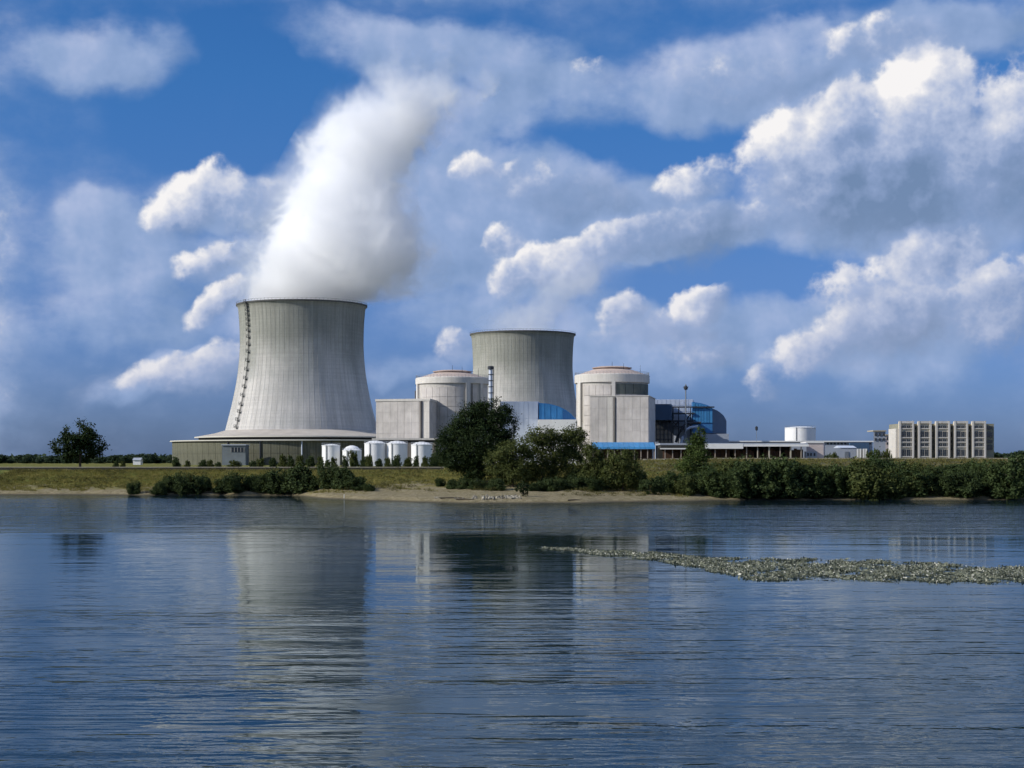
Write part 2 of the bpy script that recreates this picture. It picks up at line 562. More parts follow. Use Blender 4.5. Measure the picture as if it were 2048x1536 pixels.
M['bark'] = mat_basic('bark', (.07, .055, .04), 0.95, 0.3, 1.5)
M['rock'] = mat_basic('pale_limestone', (.23, .21, .165), 0.95, 0.3, 1.2, 0.06, per_object=0.55)
M['stake'] = mat_basic('white_stake_paint', (.75, .74, .70), 0.7, 0.1, 2.0)


def mat_leaf(name, dark, light, trans=0.25):
    m = bpy.data.materials.new(name)
    m.use_nodes = True
    T = NT(m.node_tree)
    b = T.n['Principled BSDF']
    ge = T.new('ShaderNodeNewGeometry')
    rnd = ge.outputs['Random Per Island']
    co = T.new('ShaderNodeTexCoord').outputs['Object']
    cl = T.maprange(T.noise(co, 0.35, 3, 0.6), 0.35, 0.65)
    f = T.math('ADD', T.math('MULTIPLY', rnd, 0.65), T.math('MULTIPLY', cl, 0.35))
    c = T.mix(f, tuple(dark), tuple(light))
    T.put(b.inputs['Base Color'], c)
    b.inputs['Roughness'].default_value = 0.75
    b.inputs['Specular IOR Level'].default_value = 0.12
    tr = T.new('ShaderNodeBsdfTranslucent')
    T.put(tr.inputs[0], T.mix(1.0, c, (1.0, 1.0, .5), 'MULTIPLY'))
    mx = T.new('ShaderNodeMixShader')
    mx.inputs[0].default_value = trans
    T.l.new(b.outputs[0], mx.inputs[1])
    T.l.new(tr.outputs[0], mx.inputs[2])
    T.l.new(mx.outputs[0], T.n['Material Output'].inputs[0])
    return m


M['leaf_oak'] = mat_leaf('dark_oak_leaves', (.010, .020, .008), (.036, .058, .017), 0.15)
M['leaf_olive'] = mat_leaf('olive_leaves', (.026, .042, .012), (.115, .130, .040))
M['leaf_willow'] = mat_leaf('willow_leaves', (.022, .040, .014), (.082, .112, .038), 0.25)
M['leaf_poplar'] = mat_leaf('poplar_leaves', (.030, .055, .014), (.095, .130, .035))
M['leaf_shrub'] = mat_leaf('shrub_leaves', (.020, .036, .014), (.070, .095, .032), 0.25)
M['leaf_far'] = mat_leaf('far_leaves', (.022, .040, .024), (.050, .075, .040), 0.2)
M['leaf_scrub'] = mat_leaf('scrub_leaves', (.035, .042, .014), (.15, .13, .045), 0.2)
M['grass_blade'] = mat_leaf('bank_grass_blades', (.10, .105, .028), (.26, .22, .075), 0.3)
M['weed'] = mat_leaf('water_weed_leaves', (.040, .050, .034), (.25, .26, .19), 0.1)
M['weed_mat'] = mat_leaf('wet_weed_mat', (.018, .024, .014), (.07, .078, .05), 0.05)
M['flower'] = mat_leaf('water_weed_flowers', (.45, .44, .36), (.80, .78, .68), 0.2)

# ------------------------------------------------------------------ ground and water
rng = np.random.default_rng(7)
random.seed(11)


def lerp_tab(x, tab):
    return float(np.interp(x, [t[0] for t in tab], [t[1] for t in tab]))


# shoreline distance by photograph column (at that distance), crest height by x
SHORE = [(-330, 560), (-200, 556), (-110, 548), (-75, 540), (-58, 500), (-45, 478), (-20, 452), (-5, 440), (18, 446), (38, 462), (60, 478), (100, 482), (160, 482), (300, 480)]
CREST_Y = 612.0
CREST = [(-120, 8.2), (-30, 8.2), (20, 9.5), (52, 12.0), (75, 12.35), (300, 12.35)]
PLAIN = 9.0


def wob(x, s, k):
    return math.sin(x * s + k) * 0.5 + math.sin(x * s * 2.3 + k * 1.7) * 0.3 + math.sin(x * s * 5.1 + k * 2.9) * 0.2


def shore_y(x):
    return lerp_tab(x, SHORE) + wob(x, 0.075, 1.0) * 4.0 + wob(x, 0.4, 3.0) * 1.3


def ground_z(x, y):
    s = shore_y(x)
    zc = lerp_tab(x, CREST)
    if y < s:
        return max(-3.0, (y - s) * 0.12)
    if y < CREST_Y:
        t = (y - s) / (CREST_Y - s)
        low = lerp_tab(x, [(20, 0.9), (45, 0.55)]) * min(1.0, (y - s) / 5.0)                      # the little step of the beach
        tt = t * t * (3 - 2 * t)
        b = 0.55 * t + 0.45 * tt
        n = 0.25 * wob(x * 1.3 + y * 0.7, 0.35, 0.4) + 0.18 * wob(y * 1.1 - x * 0.5, 0.8, 2.0)
        return low + (zc - low) * b + n * min(1, 4 * t) * min(1, 6 * (1 - t))
    if y < CREST_Y + 10:
        return zc
    t = min(1.0, (y - CREST_Y - 10) / 30.0)
    return zc + (PLAIN - zc) * t


def mat_ground():
    m = bpy.data.materials.new('bank_earth_and_grass')
    m.use_nodes = True
    T = NT(m.node_tree)
    b = T.n['Principled BSDF']
    pos = T.new('ShaderNodeNewGeometry').outputs['Position']
    x, y, z = T.sep(pos)
    n1 = T.noise(pos, 0.10, 5, 0.62)
    n2 = T.noise(pos, 0.55, 5, 0.65)
    n3 = T.noise(pos, 2.2, 4, 0.65)
    grass = T.mix(T.maprange(n1, 0.38, 0.62), (.112, .128, .028), (.20, .165, .042))
    grass = T.mix(T.maprange(n2, 0.48, 0.66), grass, (.085, .105, .024))
    grass = T.vmath('SCALE', grass, scale=T.maprange(n3, 0.3, 0.7, 0.7, 1.25, 'LINEAR'))
    sand = T.mix(T.maprange(n2, 0.4, 0.62), (.185, .155, .085), (.27, .228, .14))
    sand = T.vmath('SCALE', sand, scale=T.maprange(n3, 0.3, 0.7, 0.8, 1.15, 'LINEAR'))
    hz = T.math('ADD', z, T.math('MULTIPLY', T.math('SUBTRACT', n1, 0.5), 9.0))
    hz = T.math('ADD', hz, T.math('MULTIPLY', T.math('SUBTRACT', n2, 0.5), 3.0))
    # the sandy cove lies between the willows and the stones
    cove = T.maprange(T.math('ABSOLUTE', T.math('ADD', x, 6.0)), 25, 70, 1.9, 0.0)
    tuft = T.maprange(T.noise(pos, 0.9, 4, 0.7), 0.56, 0.66)
    sand = T.mix(T.math('MULTIPLY', tuft, 0.75), sand, (.10, .095, .035))
    f = T.maprange(T.math('SUBTRACT', hz, cove), 1.2, 3.4)
    c = T.mix(f, sand, grass)
    wet = T.maprange(z, 0.05, 0.55)
    c = T.mix(wet, (.10, .085, .055), c)
    # track and stone facing along the raised levee
    stone = T.mix(T.maprange(n2, 0.4, 0.6), (.15, .13, .085), (.085, .085, .045))
    st = T.math('MULTIPLY', T.maprange(z, 6.0, 9.0), T.maprange(x, 20, 60))
    c = T.mix(T.math('MULTIPLY', st, T.maprange(n1, 0.36, 0.5)), c, stone)
    T.put(b.inputs['Base Color'], c)
    b.inputs['Roughness'].default_value = 0.95
    b.inputs['Specular IOR Level'].default_value = 0.1
    bp = T.new('ShaderNodeBump')
    bp.inputs['Strength'].default_value = 0.8
    bp.inputs['Distance'].default_value = 0.35
    T.put(bp.inputs['Height'], n3)
    T.l.new(bp.outputs[0], b.inputs['Normal'])
    return m


def build_ground():
    xs = list(np.concatenate([np.array([-9000, -5000, -2500, -1200, -700, -450]), np.arange(-330, 331, 2.2), np.array([450, 700, 1200, 2500, 5000, 9000])]))
    ts = list(np.linspace(0, 1, 46))
    rows_far = [CREST_Y + 3, CREST_Y + 10, CREST_Y + 20, CREST_Y + 30, CREST_Y + 41, 700, 800, 1000, 1400, 2200, 4000, 8000, 14000]
    V, Fc = [], []
    for x in xs:
        s = shore_y(max(-330, min(330, x)))
        ys = [s - 28, s - 12, s - 5, s - 2] + [s + (CREST_Y - s) * t for t in ts] + rows_far
        for y in ys:
            V.append((x, y, ground_z(max(-330, min(330, x)), y)))
    L = len(ys)
    for i in range(len(xs) - 1):
        for j in range(L - 1):
            Fc.append((i * L + j, (i + 1) * L + j, (i + 1) * L + j + 1, i * L + j + 1))
    mb = MB()
    mb.add(V, Fc, True)
    o = mb.build('ground', mat_ground())
    o['kind'] = 'structure'


build_ground()


def mat_water():
    m = bpy.data.materials.new('river_water')
    m.use_nodes = True
    T = NT(m.node_tree)
    b = T.n['Principled BSDF']
    pos = T.new('ShaderNodeNewGeometry').outputs['Position']
    x, y, z = T.sep(pos)
    # ripples: short crests lying across the view
    pa = T.mapping(pos, rot=(0, 0, R(4)), scale=(0.62, 1.0, 1.0))
    pb = T.mapping(pos, rot=(0, 0, R(-9)), scale=(0.75, 1.0, 1.0))
    w1 = T.noise(pa, 0.62, 2.5, 0.5, 0.3)
    w2 = T.noise(pb, 1.7, 2.0, 0.5, 0.2)
    w3 = T.noise(pos, 0.16, 2.0, 0.5)
    # breeze patches: rough belt towards the far bank, calm belt in mid-river
    patch = T.noise(T.mapping(pos, scale=(0.12, 1.0, 1.0)), 0.035, 4, 0.6)
    yy = T.math('ADD', y, T.math('MULTIPLY', T.math('SUBTRACT', patch, 0.5), 90.0))
    rough = T.maprange(yy, 235, 325, 0.0, 1.0)
    nearw = T.maprange(yy, 165, 85, 0.0, 1.0)
    sh0 = T.maprange(x, -75, -50, 545.0, 468.0)
    off = T.math('ADD', T.math('SUBTRACT', sh0, y), T.math('MULTIPLY', T.math('SUBTRACT', patch, 0.5), 60.0))
    shel = T.maprange(off, 18, 60, 0.25, 1.0)
    amp = T.math('ADD', 0.06, T.math('ADD', T.math('MULTIPLY', T.math('MULTIPLY', rough, shel), 0.55), T.math('MULTIPLY', nearw, 0.24)))
    streak = T.noise(T.mapping(pos, rot=(0, 0, R(2)), scale=(0.018, 0.11, 1.0)), 1.0, 4, 0.65)
    amp = T.math('MULTIPLY', amp, T.maprange(streak, 0.36, 0.64, 0.25, 1.45, 'LINEAR'))
    w0 = T.noise(T.mapping(pos, rot=(0, 0, R(-5)), scale=(0.8, 1.0, 1.0)), 0.34, 2.0, 0.5, 0.6)
    h = T.math('ADD', T.math('MULTIPLY', w0, 0.10), T.math('MULTIPLY', w1, 0.24))
    h = T.math('ADD', h, T.math('ADD', T.math('MULTIPLY', w2, 0.07), T.math('MULTIPLY', w3, 0.25)))
    bp = T.new('ShaderNodeBump')
    bp.inputs['Strength'].default_value = 1.0
    bp.inputs['Distance'].default_value = 1.0
    T.put(bp.inputs['Height'], T.math('MULTIPLY', h, amp))
    # silty river: tinted mirror over a dark body
    gl = T.new('ShaderNodeBsdfGlossy')
    gl.inputs['Color'].default_value = (.62, .685, .70, 1)
    gl.inputs['Roughness'].default_value = 0.035
    df = T.new('ShaderNodeBsdfDiffuse')
    df.inputs['Color'].default_value = (.010, .024, .034, 1)
    fr = T.new('ShaderNodeFresnel')
    fr.inputs['IOR'].default_value = 1.33
    for nd in (gl, df, fr):
        T.l.new(bp.outputs[0], nd.inputs['Normal'])
    mx = T.new('ShaderNodeMixShader')
    T.l.new(fr.outputs[0], mx.inputs[0])
    T.l.new(df.outputs[0], mx.inputs[1])
    T.l.new(gl.outputs[0], mx.inputs[2])
    T.l.new(mx.outputs[0], T.n['Material Output'].inputs[0])
    T.n.remove(b)
    return m


w = MB()
w.add([(-6000, -400, 0), (6000, -400, 0), (6000, 700, 0), (-6000, 700, 0)], [(0, 1, 2, 3)])
wobj = w.build('river_water', mat_water())
wobj['kind'] = 'structure'

# ------------------------------------------------------------------ cooling towers
T1X, T1D = X(604, 1000), 1000.0
PROF_PX = [(612, 128.5), (615, 128.6), (617, 126.6), (625, 125.3), (645, 123.6), (670, 122.6), (692, 122.3), (715, 123.4), (744, 126.2), (768, 129.8), (791, 134.2), (815, 139.4), (838, 145.3), (861, 151.2), (870, 153.6), (885, 158), (931, 170)]


def cooling_tower(cx, D, label, ladder_angle, gz=PLAIN):
    k = 1000 / F
    prof = [(r * k, CAMZ + (HOR - py) * k) for py, r in PROF_PX]         # radius, height (top first)
    t = thing('cooling_tower', label, 'cooling tower', (cx, D, gz), 'cooling towers')
    sh = MB()
    inner = [(r - 0.9, z) for r, z in prof]
    sh.lathe(cx, D, prof[::-1] + inner, 160, True, closed=True)
    shell = sh.build('shell', M['tower'], t)
    rim = MB()
    zt, rt = prof[0][1], prof[0][0]
    rim.lathe(cx, D, [(rt - 1.4, zt - 0.5), (rt + 0.55, zt - 0.5), (rt + 0.55, zt + 0.35), (rt - 1.4, zt + 0.35)], 160, True, closed=True)
    rim.build('rim', M['rim_dark'], t)
    rl = MB()
    nn = 96
    for q in range(nn):
        a = 2 * PI * q / nn
        rl.bar((cx + (rt + .4) * math.cos(a), D + (rt + .4) * math.sin(a), zt + .3), (cx + (rt + .4) * math.cos(a), D + (rt + .4) * math.sin(a), zt + 1.4), 0.05)
    rl.lathe(cx, D, [(rt + .35, zt + 1.35), (rt + .45, zt + 1.35), (rt + .45, zt + 1.45), (rt + .35, zt + 1.45)], 96, False, closed=True)
    rl.build('railing', M['steel_dark'], t, stuff=True)
    # meridional ribs, one mesh shared by all
    nr = 84
    seg = [p for p in prof[3:]]
    half = 0.13
    rb = MB()
    V, Fc = [], []
    for r, z in seg:
        for (dr, dw) in ((-0.1, -half), (0.07, -half * .6), (0.07, half * .6), (-0.1, half)):
            V.append((cx + r + dr, D + dw, z))
    for i in range(len(seg) - 1):
        for q in range(3):
            Fc.append((i * 4 + q, i * 4 + q + 1, (i + 1) * 4 + q + 1, (i + 1) * 4 + q))
    rb.add(V, Fc)
    r0 = rb.build('rib', M['tower_rib'], t)
    for q in range(1, nr):
        c = r0.copy()
        COL.objects.link(c)
        c.parent = t
        c.rotation_euler = (0, 0, 2 * PI * q / nr)
    if ladder_angle is not None:
        a = ladder_angle
        zs = [p[1] for p in prof][::-1]
        rs = [p[0] for p in prof][::-1]
        rad = lambda z: float(np.interp(z, zs, rs))
        pt = lambda z, off, side: (cx + (rad(z) + off) * math.cos(a) - side * math.sin(a), D + (rad(z) + off) * math.sin(a) + side * math.cos(a), z)
        lad = MB()
        z0, z1 = CAMZ + (HOR - 858) * k, zt
        n = 26
        for side in (-0.35, 0.35):
            lad.tube([pt(z0 + (z1 - z0) * i / n, 0.45, side) for i in range(n + 1)], 0.11, 4)
        for i in range(120):
            z = z0 + (z1 - z0) * (i + .5) / 120
            lad.bar(pt(z, 0.45, -.35), pt(z, 0.45, .35), 0.06)
        ladder = lad.build('ladder', M['steel_dark'], t)
        lj = [0, 4.5, 9.5, 14, 19.5, 25, 30, 35.5, 41, 46.5, 51, 55.5, 59.5, 63, 66.2, 69.2, 72, 74.6, 76.8]
        for dz in lj:
            z = z0 + dz * (z1 - z0) / 77.4
            pl = MB()
            A, B, C2, E = pt(z, 0.02, -1.15), pt(z, 1.35, -1.15), pt(z, 1.35, 1.15), pt(z, 0.02, 1.15)
            hgt = 1.9
            up = lambda p, h: (p[0], p[1], p[2] + h)
            pl.add([A, B, C2, E, up(A, .25), up(B, .25), up(C2, .25), up(E, .25)], [(0, 3, 2, 1), (4, 5, 6, 7), (0, 1, 5, 4), (1, 2, 6, 5), (2, 3, 7, 6), (3, 0, 4, 7)])
            pl.bar(B, up(B, hgt), .12)
            pl.bar(C2, up(C2, hgt), .12)
            pl.bar(up(B, hgt), up(C2, hgt), .12)
            pl.bar(up(B, hgt * .55), up(C2, hgt * .55), .12)
            pl.bar(up(B, .3), up(C2, hgt * .9), .12)
            pl.build('landing', M['steel_dark'], ladder)
    return t, prof


tower, tprof = cooling_tower(T1X, T1D, 'pale concrete cooling tower on a wide flared skirt, thick steam rising from it', R(270 - 49))
k1 = 1000 / F
# flared skirt: conical roof, dark gap, flat outer ring, panelled wall
sk = MB()
sk.lathe(T1X, T1D, [(151.6 * k1, Z(861.5, 1000)), (172 * k1, Z(867.5, 1000)), (209 * k1, Z(874.5, 1000)), (209 * k1, Z(876.2, 1000)), (150 * k1, Z(876.2, 1000))], 160, True)
sk.build('skirt_roof', M['skirt_roof'], tower)
sk = MB()
sk.lathe(T1X, T1D, [(209.6 * k1, Z(874.6, 1000)), (211.2 * k1, Z(874.6, 1000)), (211.2 * k1, Z(876.8, 1000)), (209.6 * k1, Z(876.8, 1000))], 160, True, closed=True)
sk.build('roof_edge', M['skirt_edge'], tower)
sk = MB()
sk.lathe(T1X, T1D, [(203 * k1, Z(876.3, 1000)), (203 * k1, Z(884, 1000))], 120, True)
sk.build('louvre_band', M['dark_gap'], tower)
sk = MB()
sk.lathe(T1X, T1D, [(200 * k1, Z(881.2, 1000)), (258.5 * k1, Z(882.4, 1000)), (258.5 * k1, Z(884.6, 1000)), (200 * k1, Z(884.6, 1000))], 160, True)
sk.build('outer_roof', M['skirt_edge'], tower)
RW = 254 * k1
sk = MB()
sk.lathe(T1X, T1D, [(RW - .5, PLAIN - 1), (RW - .5, Z(884.7, 1000))], 160, True)
sk.build('skirt_core', M['skirt_wall'], tower)
NP = 96
zt_, zb_ = Z(884.8, 1000), PLAIN - 0.5
pan = MB()
da = 2 * PI / NP
for (za, zb2) in ((zb_, zb_ + (zt_ - zb_) * .5 - .06), (zb_ + (zt_ - zb_) * .5 + .06, zt_)):
    pan = MB()
    pan.lathe(T1X, T1D, [(RW - .45, za), (RW, za), (RW, zb2), (RW - .45, zb2)], 3, True, a0=-da / 2 + .0006, a1=da / 2 - .0006, closed=True)
    p0 = pan.build('wall_panel', M['skirt_wall'], tower)
    for q in range(1, NP):
        c = p0.copy()
        COL.objects.link(c)
        c.parent = tower
        c.rotation_euler = (0, 0, da * q)
for px in (497, 560, 637, 690):
    s = (px - 604) / 254
    y = T1D - RW * math.sqrt(1 - s * s) - .35
    x = T1X + RW * s
    dp = MB()
    dp.tube([(x, y, PLAIN), (x, y, zt_)], 0.42, 8)
    dp.build('downpipe', M['steel_pale'] if px == 637 else M['steel_dark'], tower)

cooling_tower(X(1045.5, 1230), 1230.0, 'more distant cooling tower rising between the two reactor domes, faint steam at its rim', None)


# ------------------------------------------------------------------ steam
def plume(name, label, ox, oy, D, table, dens, nz, seed, edge=0.55):
    """table: (height above rim m, centre x m, radius m); the volume follows the same curve as its hull"""
    zs = [t[0] for t in table]
    H0, H1 = zs[0], zs[-1]
    mb = MB()
    n = 28
    lev = 22
    V = []
    for j in range(lev + 1):
        z = H0 + (H1 - H0) * j / lev
        cx = float(np.interp(z, zs, [t[1] for t in table]))
        r = float(np.interp(z, zs, [t[2] for t in table])) * 1.2
        for k in range(n):
            a = 2 * PI * k / n
            V.append((ox + cx + r * math.cos(a), D + r * math.sin(a) * 0.9, oy + z))
    Fc = [tuple(range(n))[::-1], tuple(lev * n + k for k in range(n))]
    for j in range(lev):
        for k in range(n):
            k2 = (k + 1) % n
            Fc.append((j * n + k, j * n + k2, (j + 1) * n + k2, (j + 1) * n + k))
    mb.add(V, Fc, True)
    m = bpy.data.materials.new(name)
    m.use_nodes = True
    T = NT(m.node_tree)
    T.n.clear()
    out = T.new('ShaderNodeOutputMaterial')
    pv = T.new('ShaderNodeVolumePrincipled')
    pv.inputs['Color'].default_value = (1.0, 1.0, 1.0, 1)
    pv.inputs['Anisotropy'].default_value = 0.0
    T.l.new(pv.outputs[0], out.inputs['Volume'])
    pos = T.new('ShaderNodeNewGeometry').outputs['Position']
    p = T.vmath('SUBTRACT', pos, (ox, D, oy))
    wn = T.noise(p, 0.022, 2, 0.5, out='Color')
    q = T.vmath('ADD', p, T.vmath('SCALE', T.vmath('SUBTRACT', wn, (.5, .5, .5)), scale=nz))
    x, y, z = T.sep(q)
    z0 = T.sep(p)[2]
    t = T.maprange(z, H0, H1, 0.0, 1.0, 'LINEAR')
    rmax = max(tt[2] for tt in table)
    xmin, xmax = min(tt[1] for tt in table), max(tt[1] for tt in table)
    st = [((tt[0] - H0) / (H1 - H0), ((tt[1] - xmin) / max(1e-3, xmax - xmin), tt[2] / rmax, 0)) for tt in table]
    rr = T.new('ShaderNodeSeparateColor')
    T.l.new(T.ramp(t, st), rr.inputs[0])
    cxs = T.math('MULTIPLY_ADD', rr.outputs[0], xmax - xmin, xmin)
    rs = T.math('MULTIPLY', rr.outputs[1], rmax)
    dd = T.vmath('LENGTH', T.comb(T.math('SUBTRACT', x, cxs), T.math('DIVIDE', y, 0.9), 0.0))
    rel = T.math('DIVIDE', dd, rs)
    f1 = T.noise(T.vmath('ADD', p, (seed, 0, 0)), 0.040, 4, 0.6)
    b1 = T.math('ABSOLUTE', T.math('SUBTRACT', T.noise(T.vmath('ADD', q, (0, seed, 0)), 0.060, 2, 0.5), 0.5))
    b2 = T.math('ABSOLUTE', T.math('SUBTRACT', T.noise(T.vmath('ADD', q, (0, 0, seed)), 0.15, 2, 0.5), 0.5))
    rel = T.math('ADD', rel, T.math('MULTIPLY', T.math('SUBTRACT', f1, 0.5), 1.0))
    rel = T.math('ADD', rel, T.math('MULTIPLY', T.math('SUBTRACT', b1, 0.10), 1.7))
    rel = T.math('ADD', rel, T.math('MULTIPLY', T.math('SUBTRACT', b2, 0.10), 0.8))
    body = T.maprange(rel, 0.98, edge, 0.0, 1.0)
    halo = T.maprange(rel, 1.25, 0.75, 0.0, 0.08)
    fade = T.maprange(T.math('ADD', z0, T.math('MULTIPLY', T.math('SUBTRACT', f1, 0.5), H1 * 0.50)), H1 * 0.60, H1 * 0.95, 1.0, 0.0)
    rad = T.vmath('LENGTH', T.vmath('MULTIPLY', p, (1.0, 1.0, 0.0)))
    shelf = T.math('MULTIPLY', T.maprange(rad, 34, 50), T.maprange(z0, -2, 34, 0.9, 0.0))   # thin where it curls out over the rim
    fade = T.math('MULTIPLY', fade, T.math('SUBTRACT', 1.0, shelf))
    T.put(pv.inputs['Density'], T.math('MULTIPLY', T.math('ADD', T.math('MULTIPLY', body, body), halo), T.math('MULTIPLY', fade, dens)))
    o = mb.build(name, m)
    tag(o, label, 'steam', 'steam plumes')
    return o


px1 = lambda px: (px - 604) * k1
zz1 = lambda py: (612 - py) * k1
TAB1 = [(-6, 0, 30), (zz1(610), px1(606), 37.0), (zz1(600), px1(640), 52), (zz1(582), px1(670), 60), (zz1(520), px1(681), 59), (zz1(480), px1(680), 54), (zz1(440), px1(669), 47),
        (zz1(400), px1(671), 42), (zz1(350), px1(692), 37), (zz1(300), px1(720), 38), (zz1(250), px1(757), 40), (zz1(205), px1(797), 43), (zz1(165), px1(838), 46), (zz1(110), px1(905), 50)]
plume('steam_plume', 'thick white steam column leaning away from the larger looking cooling tower', T1X, Z(612, 1000), 1000.0, [(a_, b_, c_ * 1.03 if a_ > 2 else c_) for a_, b_, c_ in TAB1], 0.10, 34.0, 3.0, 0.50)
k2 = 1230 / F
TAB2 = [(-6, 0, 30), (1, 0, 36), (8, 3, 37), (20, 16, 30), (36, 34, 26), (60, 62, 30)]
plume('steam_plume', 'thin veil of steam drifting from the farther cooling tower', X(1045.5, 1230), Z(666, 1230), 1230.0, TAB2, 0.022, 22.0, 11.0, 0.2)


# ------------------------------------------------------------------ reactor buildings
def wall_panels(t, p0, p1, z0, z1, nx, nz, mat, name='wall_panel', gap=0.09, proud=0.14, skip=()):
    """separate facade panels between the ground points p0 and p1, outward side to the right of p0->p1"""
    p0, p1 = Vector((p0[0], p0[1], 0)), Vector((p1[0], p1[1], 0))
    L = (p1 - p0).length
    d = (p1 - p0) / L
    nrm = Vector((d.y, -d.x, 0))
    for i in range(nx):
        for j in range(nz):
            if (i, j) in skip:
                continue
            a, b = L * i / nx + gap / 2, L * (i + 1) / nx - gap / 2
            za, zb = z0 + (z1 - z0) * j / nz + gap / 2, z0 + (z1 - z0) * (j + 1) / nz - gap / 2
            mb = MB()
            pr = proud + 0.02 * ((i * 7 + j * 3) % 3)
            c = [p0 + d * a, p0 + d * b, p0 + d * b + nrm * pr, p0 + d * a + nrm * pr]
            mb.prism([(q.x, q.y) for q in c], za, zb)
            mb.build(name, mat, t)


def polar(cx, D, r, a):
    return (cx + r * math.cos(a), D + r * math.sin(a))


def reactor(cxp, D, rpx, label, ztop_py, zring_py, dome_py, opts):
    k = D / F
    cx, r = X(cxp, D), rpx * k
    zt, zr, zd = Z(ztop_py, D), Z(zring_py, D), Z(dome_py, D)
    t = thing('reactor_building', label, 'reactor building', (cx, D, PLAIN), 'reactor buildings')
    c = MB()
    c.lathe(cx, D, [(r - 0.9, PLAIN), (r - 0.9, zr), (r - 0.9, zr + .5)], 72, True)
    c.build('wall', M['conc'], t)
    c = MB()
    c.lathe(cx, D, [(r - 1.4, zr), (r, zr), (r, zt), (r - .5, zt + .45), (r - 1.6, zt + .45)], 72, True)
    c.build('ring_beam', M['conc_pale'], t)
    c = MB()
    rd = r - 1.2
    hd = zd - zt
    steps = [(rd * s, zt + .3 + hd * (1 - s ** 1.5)) for s in (1, .97, .9, .8, .68, .55, .42, .28, .14, 0.01)]
    c.lathe(cx, D, steps, 72, True)
    c.lathe(cx, D, [(rd * .55, zt + .32 + hd * (1 - .3)), (rd * .57, zt + .9 + hd * .68), (rd * .5, zt + .9 + hd * .72), (rd * .4, zt + .8 + hd * .82)], 48, True)
    c.build('dome', M['dome'], t)
    rl = MB()
    for q in range(64):
        a = 2 * PI * q / 64
        b = polar(cx, D, r - .3, a)
        rl.bar((b[0], b[1], zt + .3), (b[0], b[1], zt + 1.6), 0.06)
    for hh in (1.0, 1.6):
        rl.lathe(cx, D, [(r - .36, zt + hh), (r - .24, zt + hh), (r - .24, zt + hh + .1), (r - .36, zt + hh + .1)], 64, False, closed=True)
    rl.build('railing', M['steel'], t, stuff=True)
    for (sx_, hh, ang) in ((.55, 3.4, -60), (.9, 5.2, -38), (.05, 3.0, -90)):
        q = polar(cx, D, r * sx_, R(ang))
        m_ = MB()
        zb_ = zt + (hd * (1 - sx_ ** 1.5) if sx_ < .85 else 0)
        m_.tube([(q[0], q[1], zb_), (q[0], q[1], zb_ + hh)], [.14, .06], 5)
        m_.build('lightning_rod', M['steel_dark'], t)
    # pilasters and the panels between them
    for a_px, wpx, mat in opts['pilasters']:
        s = max(-.995, min(.995, (a_px - cxp) / rpx))
        a = -math.acos(s)
        da = wpx * k / r / 2
        b = MB()
        b.lathe(cx, D, [(r - 1.0, PLAIN), (r + .25, PLAIN), (r + .25, zr - .02), (r - 1.0, zr - .02)], 4, True, a0=a - da, a1=a + da, closed=True)
        b.build('buttress', mat, t)
    for (a0p, a1p, y0, y1, nx, nz) in opts['panels']:
        a0 = -math.acos(max(-1, min(1, (a0p - cxp) / rpx)))
        a1 = -math.acos(max(-1, min(1, (a1p - cxp) / rpx)))
        z1, z0 = Z(y0, D), (PLAIN if y1 is None else Z(y1, D))
        for i in range(nx):
            for j in range(nz):
                b = MB()
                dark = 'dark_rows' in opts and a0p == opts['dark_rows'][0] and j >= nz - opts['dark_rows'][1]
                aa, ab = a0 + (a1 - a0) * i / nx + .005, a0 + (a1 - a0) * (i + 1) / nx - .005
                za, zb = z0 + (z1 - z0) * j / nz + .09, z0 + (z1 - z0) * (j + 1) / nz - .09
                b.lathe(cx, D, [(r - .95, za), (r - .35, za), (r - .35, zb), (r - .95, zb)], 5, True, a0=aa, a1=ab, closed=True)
                b.build('shaded_panel' if dark else 'wall_panel', M['panel_shade'] if dark else M['conc_panel'], t)
    for a_px, y0, y1 in opts.get('pipes', ()):
        a = -math.acos((a_px - cxp) / rpx)
        b = polar(cx, D, r + .35, a)
        q = MB()
        q.tube([(b[0], b[1], Z(y1, D)), (b[0], b[1], Z(y0, D))], .35, 6)
        q.build('downpipe', M['conc_dark'], t)
    return t


DR = 855.0
reactor(905, DR, 74, 'domed reactor building standing behind the tall dark tree, beside the slim vent stack', 758, 769, 741,
        dict(pilasters=[(836, 7, M['conc_pale']), (938, 9, M['conc_pale']), (964, 7, M['conc_pale'])],
             panels=[(844, 930, 777, None, 6, 8), (947, 956, 777, None, 1, 8), (968, 977, 777, None, 1, 8)], pipes=[(945, 770, 860), (833, 782, 800)]))
reactor(1224, DR, 75, 'domed reactor building with a square concrete block in front, next to the blue turbine hall', 752, 767, 733,
        dict(pilasters=[(1157, 12, M['conc_pale']), (1222, 7, M['conc_pale'])],
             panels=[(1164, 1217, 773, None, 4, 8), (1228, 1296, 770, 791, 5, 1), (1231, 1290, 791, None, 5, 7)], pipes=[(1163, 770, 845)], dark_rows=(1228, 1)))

def block(name, label, cat, poly_px, ytop, mat, base=PLAIN, group=None, wallname='wall'):
    """poly_px: list of (px, D) ground corners; returns thing"""
    pts = [(X(a, d), d) for a, d in poly_px]
    c = (sum(p[0] for p in pts) / len(pts), sum(p[1] for p in pts) / len(pts))
    t = thing(name, label, cat, (c[0], c[1], base), group)
    b = MB()
    ztop = Z(ytop, min(d for _, d in poly_px))
    b.prism(pts, base, ztop)
    b.build(wallname, mat, t)
    return t, pts, ztop


